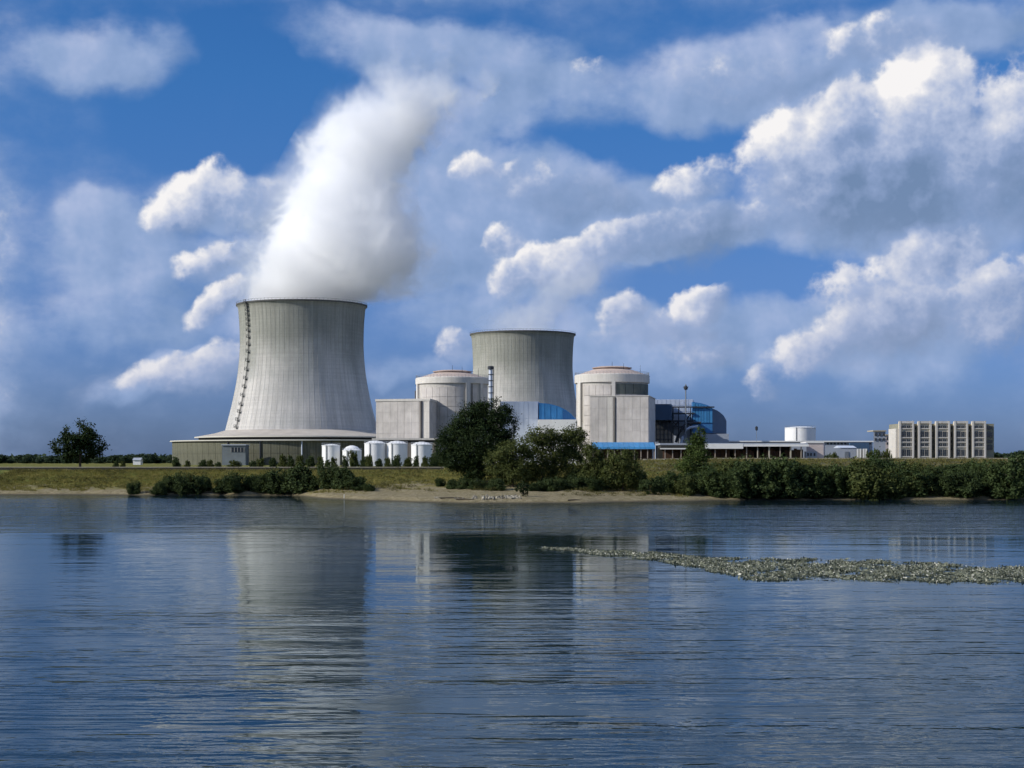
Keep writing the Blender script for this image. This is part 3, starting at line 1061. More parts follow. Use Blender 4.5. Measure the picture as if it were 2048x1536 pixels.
# fuel block in front of the first reactor
fb, pts, zt = block('fuel_building', 'square windowless concrete block beside the large cooling tower skirt, above the white tanks', 'building',
                    [(752, 822), (859, 812), (880, 852), (770, 864)], 798, M['conc'])
wall_panels(fb, pts[0], (X(838, 814), 814), PLAIN + .3, zt - 1.0, 6, 6, M['conc_panel'])
wall_panels(fb, (X(845, 813.5), 813.5), pts[1], PLAIN + .3, zt - 1.0, 1, 6, M['conc_pale'])
wall_panels(fb, pts[1], pts[2], PLAIN + .3, zt - 1.0, 4, 6, M['conc_panel'])
b = MB()
inset = [(pts[0][0] - .4, pts[0][1] - .4), (pts[1][0] + .3, pts[1][1] - .4), (pts[2][0] + .4, pts[2][1]), (pts[3][0], pts[3][1] + .4)]
b.prism(inset, zt - .9, zt + .25)
b.build('parapet', M['conc_pale'], fb)
b = MB()
b.tube([(X(841.5, 813), 813.2, PLAIN), (X(841.5, 813), 813.2, zt - 1)], .55, 8)
b.build('downpipe', M['conc_dark'], fb)
# low annex at its foot
la, pts, zt = block('service_annex', 'low dark roofed annex between the white tanks and the concrete block', 'building', [(748, 800), (872, 796), (876, 808), (752, 812)], 880, M['dark_gap'])
b = MB()
b.prism([(p[0] + (1 if i in (1, 2) else -1), p[1] + (-1 if i < 2 else 1)) for i, p in enumerate(pts)], zt, zt + .9)
b.build('roof', M['conc'], la)
wall_panels(la, pts[0], pts[1], PLAIN + .2, zt - 1.3, 9, 1, M['conc_dark'])

# fuel block in front of the second reactor
fb, pts, zt = block('fuel_building', 'square windowless concrete block in front of the reactor beside the blue hall', 'building',
                    [(1180, 822), (1297, 816), (1310, 858), (1196, 866)], 792, M['conc'])
wall_panels(fb, pts[0], (X(1214, 820.3), 820.3), PLAIN + .3, zt - .3, 2, 6, M['conc_panel'])
wall_panels(fb, (X(1214.5, 820.2), 820.2), (X(1226, 819.6), 819.6), PLAIN + .3, zt - .3, 1, 6, M['conc_pale'])
wall_panels(fb, (X(1232, 819.3), 819.3), pts[1], PLAIN + .3, zt - .3, 4, 6, M['conc_panel'])
wall_panels(fb, pts[1], pts[2], PLAIN + .3, zt - .3, 4, 6, M['conc_panel'])
b = MB()
b.tube([(X(1229.2, 819), 819.2, PLAIN), (X(1229.2, 819), 819.2, zt - .5)], .45, 8)
b.build('downpipe', M['conc_dark'], fb)
b = MB()
b.prism([(pts[0][0] - .3, pts[0][1] - .3), (pts[1][0] + .3, pts[1][1] - .3), (pts[2][0] + .4, pts[2][1]), (pts[3][0], pts[3][1] + .3)], zt - .05, zt + .35)
b.build('parapet', M['conc_pale'], fb)

# vent stack
vx = X(981.5, 838)
vs = thing('vent_stack', 'slim pale ventilation stack with a dark cap, rising behind the tall tree', 'chimney', (vx, 838, PLAIN))
b = MB()
b.lathe(vx, 838, [(1.15, PLAIN), (1.0, Z(738, 838)), (.7, Z(738, 838))], 20, True)
b.build('shaft', M['steel_pale'], vs)
b = MB()
b.lathe(vx, 838, [(1.0, Z(738.5, 838)), (1.65, Z(738.5, 838)), (1.65, Z(733, 838)), (1.0, Z(732, 838)), (.8, Z(734, 838))], 20, True)
b.build('cap', M['steel_dark'], vs)
b = MB()
for i in range(14):
    z = PLAIN + 6 + i * 3.2
    b.lathe(vx, 838, [(1.1, z), (1.35, z), (1.35, z + .35), (1.1, z + .35)], 16, True, closed=True)
b.tube([(vx + 1.5, 838 - .6, PLAIN), (vx + 1.5, 838 - .6, Z(739, 838))], .22, 5)
b.build('ladder', M['steel_dark'], vs)

# turbine hall behind, seen between the reactors: pale wall and blue vault
th, pts, zt = block('turbine_hall', 'pale hall with a blue curved roof end, in front of the farther cooling tower', 'building',
                    [(1000, 1000), (1076, 1000), (1086, 1060), (1005, 1060)], 803, M['hall_pale'])
wall_panels(th, pts[0], pts[1], PLAIN + 8, zt - .2, 8, 3, M['hall_pale'], gap=.2, proud=.2)
kk = 1000 / F
vp = []
V = []
n = 18
x0, x1 = X(1077.5, 1000), X(1150, 1000)
for i in range(n + 1):
    s = i / n
    z = Z(838, 1000) + (Z(806, 1000) - Z(838, 1000)) * (1 - (s ** 2.2)) ** .75
    V.append((x0 + (x1 - x0) * s, z))
verts = [(a, 1001, Z(838, 1000) - 3) for a in (x0, x1)]
b = MB()
prof = [(x0, Z(838, 1000) - 4)] + V + [(x1, Z(838, 1000) - 4)]
m_ = len(prof)
b.add([(p[0], 1001, p[1]) for p in prof] + [(p[0] + 4, 1060, p[1]) for p in prof],
      [tuple(range(m_))[::-1] if False else tuple(range(m_)), tuple(range(m_, 2 * m_))[::-1]] + [(i, (i + 1) % m_, m_ + (i + 1) % m_, m_ + i)[::-1] for i in range(m_)])
b.build('vault', M['blue'], th)
for i in range(6):
    s0, s1 = i / 6 + .01, (i + 1) / 6 - .01
    zt0 = lambda s: Z(838, 1000) + (Z(806, 1000) - Z(838, 1000)) * (1 - (s ** 2.2)) ** .75 - .5
    q = MB()
    pp = [(x0 + (x1 - x0) * s0, Z(838, 1000) - 3.5), (x0 + (x1 - x0) * s1, Z(838, 1000) - 3.5), (x0 + (x1 - x0) * s1, zt0(s1)), (x0 + (x1 - x0) * (s0 + s1) / 2, zt0((s0 + s1) / 2)), (x0 + (x1 - x0) * s0, zt0(s0))]
    nn = len(pp)
    q.add([(p[0], 1000.6, p[1]) for p in pp] + [(p[0], 1001.2, p[1]) for p in pp], [tuple(range(nn)), tuple(range(nn, 2 * nn))[::-1]] + [(i2, (i2 + 1) % nn, nn + (i2 + 1) % nn, nn + i2)[::-1] for i2 in range(nn)])
    q.build('cladding_panel', M['blue'] if i < 4 else M['blue_deep'], th)
b = MB()
b.box(X(1076, 990), X(1152, 990), 985, 999, PLAIN, Z(839, 985))
b.build('lean_to', M['white_roof'], th)

# blue turbine hall beside the second reactor
t, pts, zt = block('turbine_hall', 'blue clad hall with a curved end darkened by painted shade and steel pipe bridges', 'building',
                   [(1306, 905), (1386, 905), (1390, 960), (1310, 960)], 799, M['steel_pale'])
wall_panels(t, pts[0], pts[1], Z(870, 905), zt, 9, 6, M['steel_pale'], gap=.25, proud=.2)
# blue front with stepped roof line
x0, x1 = X(1385, 895), X(1425, 895)
fx = [(x0, Z(866, 895)), (x1, Z(866, 895)), (x1, Z(816, 895)), (x0 + (x1 - x0) * .8, Z(811, 895)), (x0 + (x1 - x0) * .45, Z(806.5, 895)), (x0, Z(803.5, 895))]
b = MB()
nn = len(fx)
b.add([(p[0], 895, p[1]) for p in fx] + [(p[0] + 3, 950, p[1]) for p in fx], [tuple(range(nn)), tuple(range(nn, 2 * nn))[::-1]] + [(i, (i + 1) % nn, nn + (i + 1) % nn, nn + i)[::-1] for i in range(nn)])
b.build('front_hall', M['blue_deep'], t)
for i in range(7):
    s0, s1 = i / 7 + .012, (i + 1) / 7 - .012
    top = lambda s: float(np.interp(s, [0, .45, .8, 1], [Z(803.5, 895), Z(806.5, 895), Z(811, 895), Z(816, 895)])) - .6
    for (za, zbf) in ((Z(846, 895) + .2, None),):
        q = MB()
        pp = [(x0 + (x1 - x0) * s0, za), (x0 + (x1 - x0) * s1, za), (x0 + (x1 - x0) * s1, top(s1)), (x0 + (x1 - x0) * s0, top(s0))]
        q.add([(p[0], 894.6, p[1]) for p in pp] + [(p[0], 895.2, p[1]) for p in pp], [(0, 1, 2, 3), (7, 6, 5, 4), (0, 4, 5, 1), (1, 5, 6, 2), (2, 6, 7, 3), (3, 7, 4, 0)])
        q.build('cladding_panel', M['blue'], t)
# curved end: the same blue, its shade put into a navy colour
e0, e1 = (X(1425.2, 895), 895.0), (X(1453, 915), 915.0)
b = MB()
ns = 10
V = []
for i in range(ns + 1):
    s = i / ns
    xx, yy_ = e0[0] + (e1[0] - e0[0]) * s, e0[1] + (e1[1] - e0[1]) * s
    zz = float(np.interp(s, [0, .35, .65, .85, 1], [Z(817, 895), Z(821, 900), Z(827, 905), Z(833, 910), Z(842, 915)]))
    V += [(xx, yy_, Z(867, 905)), (xx, yy_, zz), (xx + 2, yy_ + 50, zz), (xx + 2, yy_ + 50, Z(867, 905))]
Fc = []
for i in range(ns):
    for q in range(4):
        Fc.append((i * 4 + q, i * 4 + (q + 1) % 4, (i + 1) * 4 + (q + 1) % 4, (i + 1) * 4 + q)[::-1])
Fc += [(0, 1, 2, 3), tuple(ns * 4 + q for q in (3, 2, 1, 0))]
b.add(V, Fc)
b.build('curved_end', M['navy'], t)
b = MB()
b.prism([(X(1392, 892), 893.5), (X(1452, 905), 893.5), (X(1454, 915), 935), (X(1394, 900), 935)], PLAIN, Z(867.5, 893))
b.build('plinth', M['grey_wall'], t)
# dark blocks, frame and girts before the pale wall
b = MB()
b.prism([(X(1305.5, 880), 880), (X(1343, 880), 880), (X(1345, 904), 904), (X(1306, 904), 904)], Z(840, 880), Z(808, 880))
b.build('navy_block', M['navy'], t)
b = MB()
for px in (1312, 1320, 1328, 1336, 1343):
    b.box(X(px, 884) - .3, X(px, 884) + .3, 883.5, 884.5, PLAIN, Z(840.2, 884))
for py in (850, 860, 870, 880):
    b.box(X(1311, 884), X(1344, 884), 883.2, 884.2, Z(py, 884), Z(py, 884) + .6)
b.box(X(1310, 892), X(1345, 892), 892, 900, PLAIN, Z(840.2, 892))
b.build('steel_frame', M['steel_dark'], t)
b = MB()
for py in (815.5, 828, 843, 855):
    b.box(X(1343, 900), X(1426, 900) if py < 817 else X(1387, 900), 893.6, 894.4 if py < 817 else 901, Z(py, 894), Z(py, 894) + .75)
for px in (1346, 1357, 1371, 1381):
    b.box(X(px, 897) - .22, X(px, 897) + .22, 896, 897, PLAIN, Z(815, 897))
b.bar((X(1346, 896), 896, Z(855, 896)), (X(1357, 896), 896, Z(843, 896)), .3)
b.bar((X(1357, 896), 896, Z(855, 896)), (X(1346, 896), 896, Z(843, 896)), .3)
b.bar((X(1371, 896), 896, Z(843, 896)), (X(1381, 896), 896, Z(828, 896)), .3)
b.build('girt', M['steel_dark'], t)
b = MB()
pp = [(1352, 885), (1356, 872), (1362, 861), (1368, 852), (1376, 847), (1388, 846), (1402, 846)]
b.tube([(X(a, 888), 888, Z(c, 888)) for a, c in pp], .85, 10)
b.build('steam_pipe', M['steel_dark'], t)
b = MB()
pp = [(1362, 888), (1366, 873), (1372, 860), (1380, 855), (1396, 853)]
b.tube([(X(a, 886), 886, Z(c, 886)) for a, c in pp], .75, 10)
b.build('steam_pipe', M['steel_pale'], t)
# mast
mx = X(1371.5, 884)
ms = thing('lattice_mast', 'thin dark mast with a cluster of gear at its top, before the blue hall', 'mast', (mx, 884, PLAIN))
b = MB()
b.tube([(mx, 884, PLAIN), (mx, 884, Z(768, 884))], [.5, .3], 8)
b.build('pole', M['steel'], ms)
b = MB()
b.lathe(mx, 884, [(.2, Z(780, 884)), (1.0, Z(779, 884)), (1.2, Z(775, 884)), (.7, Z(772, 884)), (.2, Z(770.5, 884))], 12, True)
b.bar((mx - 1.5, 884, Z(774, 884)), (mx + 1.5, 884, Z(774, 884)), .18)
b.build('antenna_head', M['steel_dark'], ms)


# ------------------------------------------------------------------ white tanks
def tank(name, label, pxc, wpx, ytop, D, mat=None, dome=1.6, group='white storage tanks beside the cooling tower', base=PLAIN):
    r = wpx / 2 * D / F
    cx = X(pxc, D)
    t = thing(name, label, 'tank', (cx, D, base), group)
    zt = Z(ytop, D) - dome
    b = MB()
    b.lathe(cx, D, [(r, base), (r, zt)], 40, True)
    b.build('shell', mat or M['white'], t)
    b = MB()
    b.lathe(cx, D, [(r, zt - .02), (r + .18, zt - .02), (r + .18, zt + .25), (r * .96, zt + .3), (r * .6, zt + dome * .75), (r * .2, zt + dome), (0.01, zt + dome)], 40, True)
    b.build('roof', mat or M['white'], t)
    b = MB()
    for q in range(20):
        a = 2 * PI * q / 20
        p = polar(cx, D, r + .05, a)
        b.bar((p[0], p[1], zt + .2), (p[0], p[1], zt + 1.3), .05)
    b.lathe(cx, D, [(r, zt + 1.25), (r + .1, zt + 1.25), (r + .1, zt + 1.35), (r, zt + 1.35)], 24, False, closed=True)
    b.build('railing', M['steel'], t, stuff=True)
    b = MB()
    a = R(-115)
    p = polar(cx, D, r + .25, a)
    b.tube([(p[0], p[1], base), (p[0], p[1], zt + .5)], .14, 5)
    b.tube([(p[0] + .6, p[1], base), (p[0] + .6, p[1], zt + .5)], .1, 5)
    for i in range(14):
        z = base + (zt - base) * i / 14
        b.bar((p[0], p[1], z), (p[0] + .6, p[1], z), .07)
    b.build('ladder', M['steel'], t)
    return t


tank('storage_tank', 'white tank with a flat top, half hidden by shrubs, farthest from the concrete block', 662, 36, 888, 770, dome=.9)
tank('storage_tank', 'smaller white tank with an arched top, second from the cooling tower side', 704, 38, 891, 765, dome=2.6)
tank('storage_tank', 'tall white tank in the middle of the row of five', 750.5, 43, 881, 780)
tank('storage_tank', 'white tank under the concrete block, fourth along the row', 794, 42, 881.5, 780)
tank('storage_tank', 'white tank nearest to the tall dark tree, end of the row', 843.5, 42, 883.5, 760)
tank('storage_tank', 'wide low white tank behind the long shed roof, standing alone', 1600.5, 61, 853, 1000, dome=1.0, group=None)

# small pale louvred house before the skirt
hx0, hx1 = X(444, 905), X(491, 905)
ph = thing('pump_house', 'small pale box house against the cooling tower skirt, with a dark window band', 'building', ((hx0 + hx1) / 2, 910, PLAIN))
b = MB()
b.box(hx0, hx1, 905, 917, PLAIN, Z(890.5, 905))
b.build('wall', M['pump_wall'], ph)
b = MB()
b.box(hx0 - .4, hx1 + .4, 904.4, 917.5, Z(890.5, 905), Z(889, 905))
b.build('roof', M['steel_pale'], ph)
b = MB()
b.box(hx0 + 5.2, hx1 - .8, 904.85, 905.1, Z(904, 905), Z(895, 905))
w_ = b.build('window', M['glass'], ph)
b = MB()
for i in range(5):
    xx = hx0 + 5.2 + (hx1 - .8 - hx0 - 5.2) * i / 4
    b.box(xx - .12, xx + .12, 904.7, 904.95, Z(904, 905), Z(895, 905))
b.build('frame', M['frame'], w_)

# ------------------------------------------------------------------ blue roofed building and long shed
bx0, bx1 = X(1186, 770), X(1311, 770)
bl = thing('blue_roofed_building', 'low open building under a bright blue roof, in front of the concrete block', 'building', ((bx0 + bx1) / 2, 775, PLAIN))
npan = 12
for i in range(npan):
    xa, xb = bx0 + (bx1 - bx0) * i / npan + .05, bx0 + (bx1 - bx0) * (i + 1) / npan - .05
    b = MB()
    b.add([(xa, 769, Z(898, 770)), (xb, 769, Z(898, 770)), (xb, 769.4, Z(894, 770)), (xa, 769.4, Z(894, 770)), (xa, 780, Z(884.5, 780)), (xb, 780, Z(884.5, 780)),
           (xa, 780, Z(898, 770)), (xb, 780, Z(898, 770))], [(0, 1, 2, 3), (3, 2, 5, 4), (4, 5, 7, 6), (0, 6, 7, 1), (0, 3, 4, 6), (1, 7, 5, 2)])
    b.build('roof_panel', M['blue'], bl)
b = MB()
b.box(bx0 + 1, bx1 - 1, 776, 779.5, PLAIN, Z(898, 770) - .05)
b.build('wall', M['brown'], bl)
for i in range(10):
    xx = bx0 + .6 + (bx1 - bx0 - 1.2) * i / 9
    b = MB()
    b.box(xx - .22, xx + .22, 769.6, 770.1, PLAIN, Z(898, 770) - .02)
    b.build('post', M['post'], bl)

sx0, sx1 = X(1320, 790), X(1616, 790)
sh = thing('long_shed', 'long open fronted shed with white fascia and brown boarded bays', 'shed', ((sx0 + sx1) / 2, 800, PLAIN))
b = MB()
b.box(sx0, sx1, 790, 822, Z(890, 790), Z(886.3, 790))
b.build('roof', M['grey_wall'], sh)
b = MB()
b.box(X(1410, 790), X(1486, 790), 789.3, 789.97, Z(897.5, 790), Z(887.5, 790))
b.box(X(1486.05, 790), sx1 + .3, 789.4, 789.97, Z(893, 790), Z(888.8, 790))
b.box(sx0, X(1409.9, 790), 789.4, 789.97, Z(898.6, 790), Z(896.2, 790))
b.build('fascia', M['white_roof'], sh)
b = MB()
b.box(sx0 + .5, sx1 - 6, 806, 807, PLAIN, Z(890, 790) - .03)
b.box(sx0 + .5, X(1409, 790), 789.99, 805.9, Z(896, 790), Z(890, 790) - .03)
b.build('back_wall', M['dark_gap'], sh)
random.seed(5)
posts = [1330, 1345, 1362, 1378, 1394, 1412, 1430, 1452, 1470, 1493, 1515, 1538, 1560, 1581, 1602]
for px in posts:
    b = MB()
    ww = .34 if px in (1538, 1581) else .22
    b.box(X(px, 791) - ww, X(px, 791) + ww, 790.4, 791.0, PLAIN, Z(890, 790) - .04)
    b.build('post', M['coping'] if px in (1515, 1538, 1581) else M['post'], sh)
for i in range(46):
    px = 1326 + i * 6.1
    if random.random() < .18:
        continue
    hgt = Z(random.choice((897, 899, 902, 900)), 798)
    b = MB()
    b.box(X(px, 798), X(px + 5.6, 798), 797.8 + random.random() * .4, 798.4 + .4, PLAIN, hgt)
    b.build('board', M['brown'], sh)

# long pale flat roofed building behind the shed
pf, pts, zt = block('flat_roofed_building', 'long pale flat roofed building behind the shed and below the lone tank', 'building',
                    [(1440, 900), (1745, 900), (1745, 930), (1440, 930)], 884, M['grey_wall'])
b = MB()
b.box(pts[0][0] - .5, pts[1][0] + .5, 899.2, 930.5, zt, zt + .7)
b.build('roof', M['white_roof'], pf)
for i in range(16):
    xx = X(1632 + i * 7, 900)
    b = MB()
    b.box(xx, xx + 1.35, 899.8, 900.1, Z(889, 900), Z(885.5, 900))
    b.build('window', M['glass'], pf)
b = MB()
b.box(X(1700, 896), X(1738, 896), 896, 899.5, PLAIN, Z(885.5, 896))
b.build('blue_bay', M['navy'], pf)

gh, pts, zt = block('gate_house', 'pinkish rendered house at the open end of the long shed', 'building', [(1613, 800), (1647, 800), (1650, 815), (1615, 815)], 886, M['rose_wall'])
b = MB()
b.box(pts[0][0] - .3, pts[1][0] + .3, 799.6, 815.4, zt, zt + .45)
b.build('roof', M['white_roof'], gh)
b = MB()
b.box(X(1611, 797), X(1634, 797), 797, 799.9, PLAIN, Z(903, 797))
b.build('porch', M['grey_wall'], gh)
for px in (1616, 1622, 1629):
    b = MB()
    b.box(X(px, 797) - .45, X(px, 797) + .45, 796.85, 797.1, Z(912, 797), Z(906, 797))
    b.build('window', M['glass'], gh)
gg, pts, zt = block('grey_store', 'grey clad store between two dark trees, near the white panels', 'building', [(1681, 790), (1712, 790), (1714, 806), (1683, 806)], 895.5, M['grey_wall'])
b = MB()
b.add([(pts[0][0] - .3, 789.7, zt), (pts[1][0] + .3, 789.7, zt), (pts[1][0] + .3, 806.3, zt), (pts[0][0] - .3, 806.3, zt), (pts[0][0] - .3, 798, zt + 1.1), (pts[1][0] + .3, 798, zt + 1.1)],
      [(0, 1, 5, 4), (1, 2, 5), (2, 3, 4, 5), (3, 0, 4), (0, 3, 2, 1)])
b.build('roof', M['steel_pale'], gg)
b = MB()
b.box(X(1690, 789), X(1698, 789), 789.7, 790.1, PLAIN, Z(903, 789))
b.build('door', M['steel'], gg)
wp = thing('panel_screen', 'row of upright white panels beside the grey store', 'screen', (X(1724, 785), 785, PLAIN))
for px in (1713.5, 1719, 1725.5, 1730.5):
    b = MB()
    b.box(X(px, 785), X(px + 3.6, 785), 784.9, 785.15, PLAIN, Z(897.5, 785))
    b.build('panel', M['white_roof'], wp)
b = MB()
b.box(X(1713, 785.4), X(1736, 785.4), 785.2, 785.5, PLAIN, Z(900, 785))
b.build('backing_frame', M['steel_dark'], wp)
for (a, c_, top, nm, lb) in ((1747, 1771, 863, 'far_block', 'small grey block far off beyond the trees beside the office building'), (1771, 1792, 871, 'far_block', 'tan low house touching the office building, above the dark trees')):
    fo, pts, zt = block(nm, lb, 'building', [(a, 1300), (c_, 1300), (c_, 1320), (a, 1320)], top, M['grey_wall'] if top == 863 else M['rose_wall'])
    b = MB()
    b.box(pts[0][0] - .5, pts[1][0] + .5, 1299, 1321, zt, zt + 1.0)
    b.build('roof', M['coping'], fo)
    for i in range(3):
        for j in range(2):
            xx = pts[0][0] + (pts[1][0] - pts[0][0]) * (i + .3) / 3
            b = MB()
            b.box(xx, xx + 1.6, 1299.4, 1299.9, zt - 3.4 - j * 4, zt - 1.4 - j * 4)
            b.build('window', M['glass'], fo)

# ------------------------------------------------------------------ office block
OD = 760.0
ob = thing('office_building', 'four storey beige office block with deep bays and dark windows', 'building', (X(1840, OD), OD, PLAIN))
ztop = Z(843, OD)
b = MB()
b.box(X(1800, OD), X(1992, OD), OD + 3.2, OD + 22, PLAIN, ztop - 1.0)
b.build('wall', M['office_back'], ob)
b = MB()
b.box(X(1793, OD), X(1799.8, OD), OD + 1.5, OD + 16, PLAIN, Z(857, OD))
b.build('side_wing', M['conc_pale'], ob)
kO = OD / F


def bay(xa, xb, first):
    b = MB()
    x0, x1 = X(xa, OD), X(xb, OD)
    b.box(x0, x1, OD + .4, OD + 3.18, PLAIN, ztop)
    b.build('bay', M['beige'], ob)
    for xx in (x0, x1):
        b = MB()
        b.box(xx - .45, xx + .45, OD - .35, OD + .39, PLAIN, ztop + .25)
        b.build('pier', M['conc_pale'], ob)
    b = MB()
    b.box(x0 + .46, x1 - .46, OD - .2, OD + .38, ztop - .9, ztop + .2)
    b.build('parapet', M['conc_pale'], ob)
    rows = [(851.5, 856), (863, 874), (878.5, 883), (887, 892.5), (899, 912)]
    for ya, yb in rows:
        for i in range(3):
            xc = x0 + (x1 - x0) * (i + .5) / 3
            hw = (x1 - x0) / 3 * .5 - .14
            b = MB()
            b.box(xc - hw, xc + hw, OD + .18, OD + .45, Z(yb, OD), Z(ya, OD))
            wn = b.build('window', M['glass'], ob)
            b = MB()
            b.box(xc - .06, xc + .06, OD + .05, OD + .3, Z(yb, OD), Z(ya, OD))
            b.build('mullion', M['frame'], wn)
        b = MB()
        b.box(x0 + .46, x1 - .46, OD - .1, OD + .37, Z(yb, OD) - .5, Z(yb, OD) - .05)
        b.build('sill', M['conc_pale'], ob)


for i, (xa, xb) in enumerate(((1800, 1826), (1838, 1861), (1873, 1898), (1910, 1934), (1946, 1970))):
    bay(xa, xb, i == 0)
for xa, xb in ((1826.8, 1837.2), (1861.8, 1872.2), (1898.8, 1909.2), (1934.8, 1945.2), (1970.8, 1991)):
    for ya, yb in ((852, 858), (864, 874), (880, 886), (890, 900)):
        b = MB()
        b.box(X(xa, OD) + .5, X(xb, OD) - .5, OD + 2.98, OD + 3.3, Z(yb, OD), Z(ya, OD))
        b.build('window', M['glass'], ob)

# lamp posts and the parapets on the levee
for px, ytop, lab in ((1513, 852, 'lone lamp post behind the long shed, against the sky'),):
    x = X(px, 860)
    lp = thing('lamp_post', lab, 'lamp post', (x, 860, PLAIN))
    b = MB()
    b.tube([(x, 860, PLAIN), (x, 860, Z(ytop + 2, 860))], [.16, .1], 6)
    b.build('pole', M['steel'], lp)
    b = MB()
    b.lathe(x, 860, [(.15, Z(ytop + 9, 860)), (.7, Z(ytop + 8, 860)), (.75, Z(ytop + 2, 860)), (.1, Z(ytop, 860))], 10, True)
    b.build('lamp_head', M['steel_dark'], lp)
px_ = X(1311, 700)
lp = thing('lamp_post', 'pale pole standing before the end of the blue roof', 'lamp post', (px_, 700, PLAIN))
b = MB()
b.tube([(px_, 700, PLAIN), (px_, 700, Z(885, 700))], [.2, .12], 6)
b.build('pole', M['steel_pale'], lp)
b = MB()
b.box(px_ - .1, px_ + 1.3, 699.85, 700.15, Z(885, 700), Z(885, 700) + .22)
b.build('lamp_head', M['steel_pale'], lp)

YW = CREST_Y + 1.0
pw = thing('parapet_wall', 'low stone parapet, shade painted on its face, with pale coping along the grassy bank', 'wall', (X(540, YW), YW, 8.2))
seg = 5.0
x = X(-60, YW)
xe = X(888, YW)
n = int((xe - x) / seg)
for i in range(n):
    xa, xb = x + (xe - x) * i / n + .03, x + (xe - x) * (i + 1) / n - .03
    b = MB()
    b.box(xa, xb, YW, YW + .45, 7.9, 9.12)
    o1 = b.build('stone_panel', M['parapet'], pw)
    b = MB()
    b.box(xa, xb, YW - .12, YW + .57, 9.123, 9.36)
    b.build('coping_stone', M['coping'], pw)
lw = thing('levee_kerb', 'long pale stone kerb along the levee crest above the hedge', 'wall', (X(1580, YW), YW, 12.3))
x = X(1286, YW)
xe = X(2140, YW)
n = int((xe - x) / seg)
for i in range(n):
    xa, xb = x + (xe - x) * i / n + .03, x + (xe - x) * (i + 1) / n - .03
    zc = lerp_tab((xa + xb) / 2, CREST)
    b = MB()
    b.box(xa, xb, YW, YW + .6, zc - .5, zc + .42)
    b.build('kerb_stone', M['coping'], lw)


# ------------------------------------------------------------------ vegetation
def quads_mesh(name, P, Nn, size, mat, asp=0.62):
    """leaf sprays: a rhombus per point, P positions, Nn normals, size array"""
    n = len(P)
    t = rng.normal(size=(n, 3))
    u = np.cross(Nn, t)
    u /= np.linalg.norm(u, axis=1)[:, None] + 1e-9
    v = np.cross(Nn, u)
    s = size[:, None]
    bend = Nn * s * 0.18
    V = np.stack([P + u * s, P + v * s * asp - bend, P - u * s, P - v * s * asp - bend], axis=1).reshape(-1, 3)
    me = bpy.data.meshes.new(name)
    me.vertices.add(4 * n)
    me.vertices.foreach_set('co', V.astype(np.float32).ravel())
    me.loops.add(4 * n)
    me.polygons.add(n)
    me.loops.foreach_set('vertex_index', np.arange(4 * n, dtype=np.int32))
    me.polygons.foreach_set('loop_start', np.arange(0, 4 * n, 4, dtype=np.int32))
    me.update(calc_edges=True)
    me.validate()
    me.materials.append(mat)
    return me


def crown_points(lobes, n, spread=0.34, nclump=26, shell=(0.45, 1.0)):
    w = np.array([l[3] * l[4] * l[5] for l in lobes]) ** 0.67
    w /= w.sum()
    P, N = [], []
    for l, ww in zip(lobes, w):
        c = np.array(l[:3])
        r = np.array(l[3:6])
        k = max(40, int(n * ww))
        nc = max(8, int(nclump * max(1.0, ww * len(lobes))))
        d = rng.normal(size=(nc, 3))
        d /= np.linalg.norm(d, axis=1)[:, None]
        cr = rng.uniform(shell[0], shell[1], nc) ** 0.6
        cc = d * cr[:, None]
        which = rng.integers(0, nc, k)
        g = rng.normal(size=(k, 3)) * spread * rng.uniform(.4, 1.0, nc)[which][:, None] * 0.62
        q = cc[which] + g
        out = q / (np.linalg.norm(q, axis=1)[:, None] + 1e-6)
        nn = out * 0.55 + rng.normal(size=(k, 3)) * 0.6 + np.array([0, 0, .25])
        nn /= np.linalg.norm(nn, axis=1)[:, None]
        P.append(c + q * r)
        N.append(nn)
    return np.concatenate(P), np.concatenate(N)


def tree(name, label, cat, loc, lobes, n, leaf, mat, trunk_r, limbs=6, group=None, spread=0.34, nclump=26, lean=0.0, forks=1):
    """lobes in metres relative to the foot"""
    t = thing(name, label, cat, loc, group)
    P, N = crown_points(lobes, n, spread, nclump)
    P[:, 2] = np.maximum(P[:, 2], 0.1)
    size = leaf * rng.uniform(.6, 1.35, len(P))
    me = quads_mesh('crown', P, N, size, mat)
    o = bpy.data.objects.new('crown', me)
    COL.objects.link(o)
    o.parent = t
    b = MB()
    L = sorted(lobes, key=lambda l: -l[2])
    top = L[0]
    H = top[2] + top[5] * .5
    base = Vector(loc)
    pts, rr = [], []
    for i in range(7):
        s = i / 6
        pts.append(base + Vector((top[0] * s ** 1.4 + .25 * math.sin(s * 5) * trunk_r, top[1] * s, H * s - .4 * (1 - s))))
        rr.append(trunk_r * (1.35 if i == 0 else 1) * (1 - .8 * s))
    b.tube(pts, rr, 7)
    for i in range(limbs):
        l = lobes[i % len(lobes)]
        s = .22 + .5 * random.random()
        p0 = pts[0].lerp(pts[-1], s)
        a = random.random() * 2 * PI
        end = base + Vector((l[0] + l[3] * .6 * math.cos(a), l[1] + l[4] * .6 * math.sin(a), l[2] + l[5] * (.1 + .5 * random.random())))
        mid = p0.lerp(end, .5) + Vector((0, 0, .08 * H))
        b.tube([p0, mid, end], [trunk_r * .45 * (1 - s * .5), trunk_r * .28, trunk_r * .08], 5)
    b.build('trunk', M['bark'], t)
    return t


def px_lobes(cx, base_y, D, lst, depth=0.8):
    k = D / F
    return [((a - cx) * k, random.uniform(-.25, .25) * rx * k, (base_y - c) * k, rx * k, rx * k * depth, ry * k) for a, c, rx, ry in lst]


def foot(px, D):
    x = X(px, D)
    return (x, D, ground_z(x, D) - 0.15)


def base_py(px, D):
    x = X(px, D)
    return HOR + (CAMZ - (ground_z(x, D) - .15)) * F / D


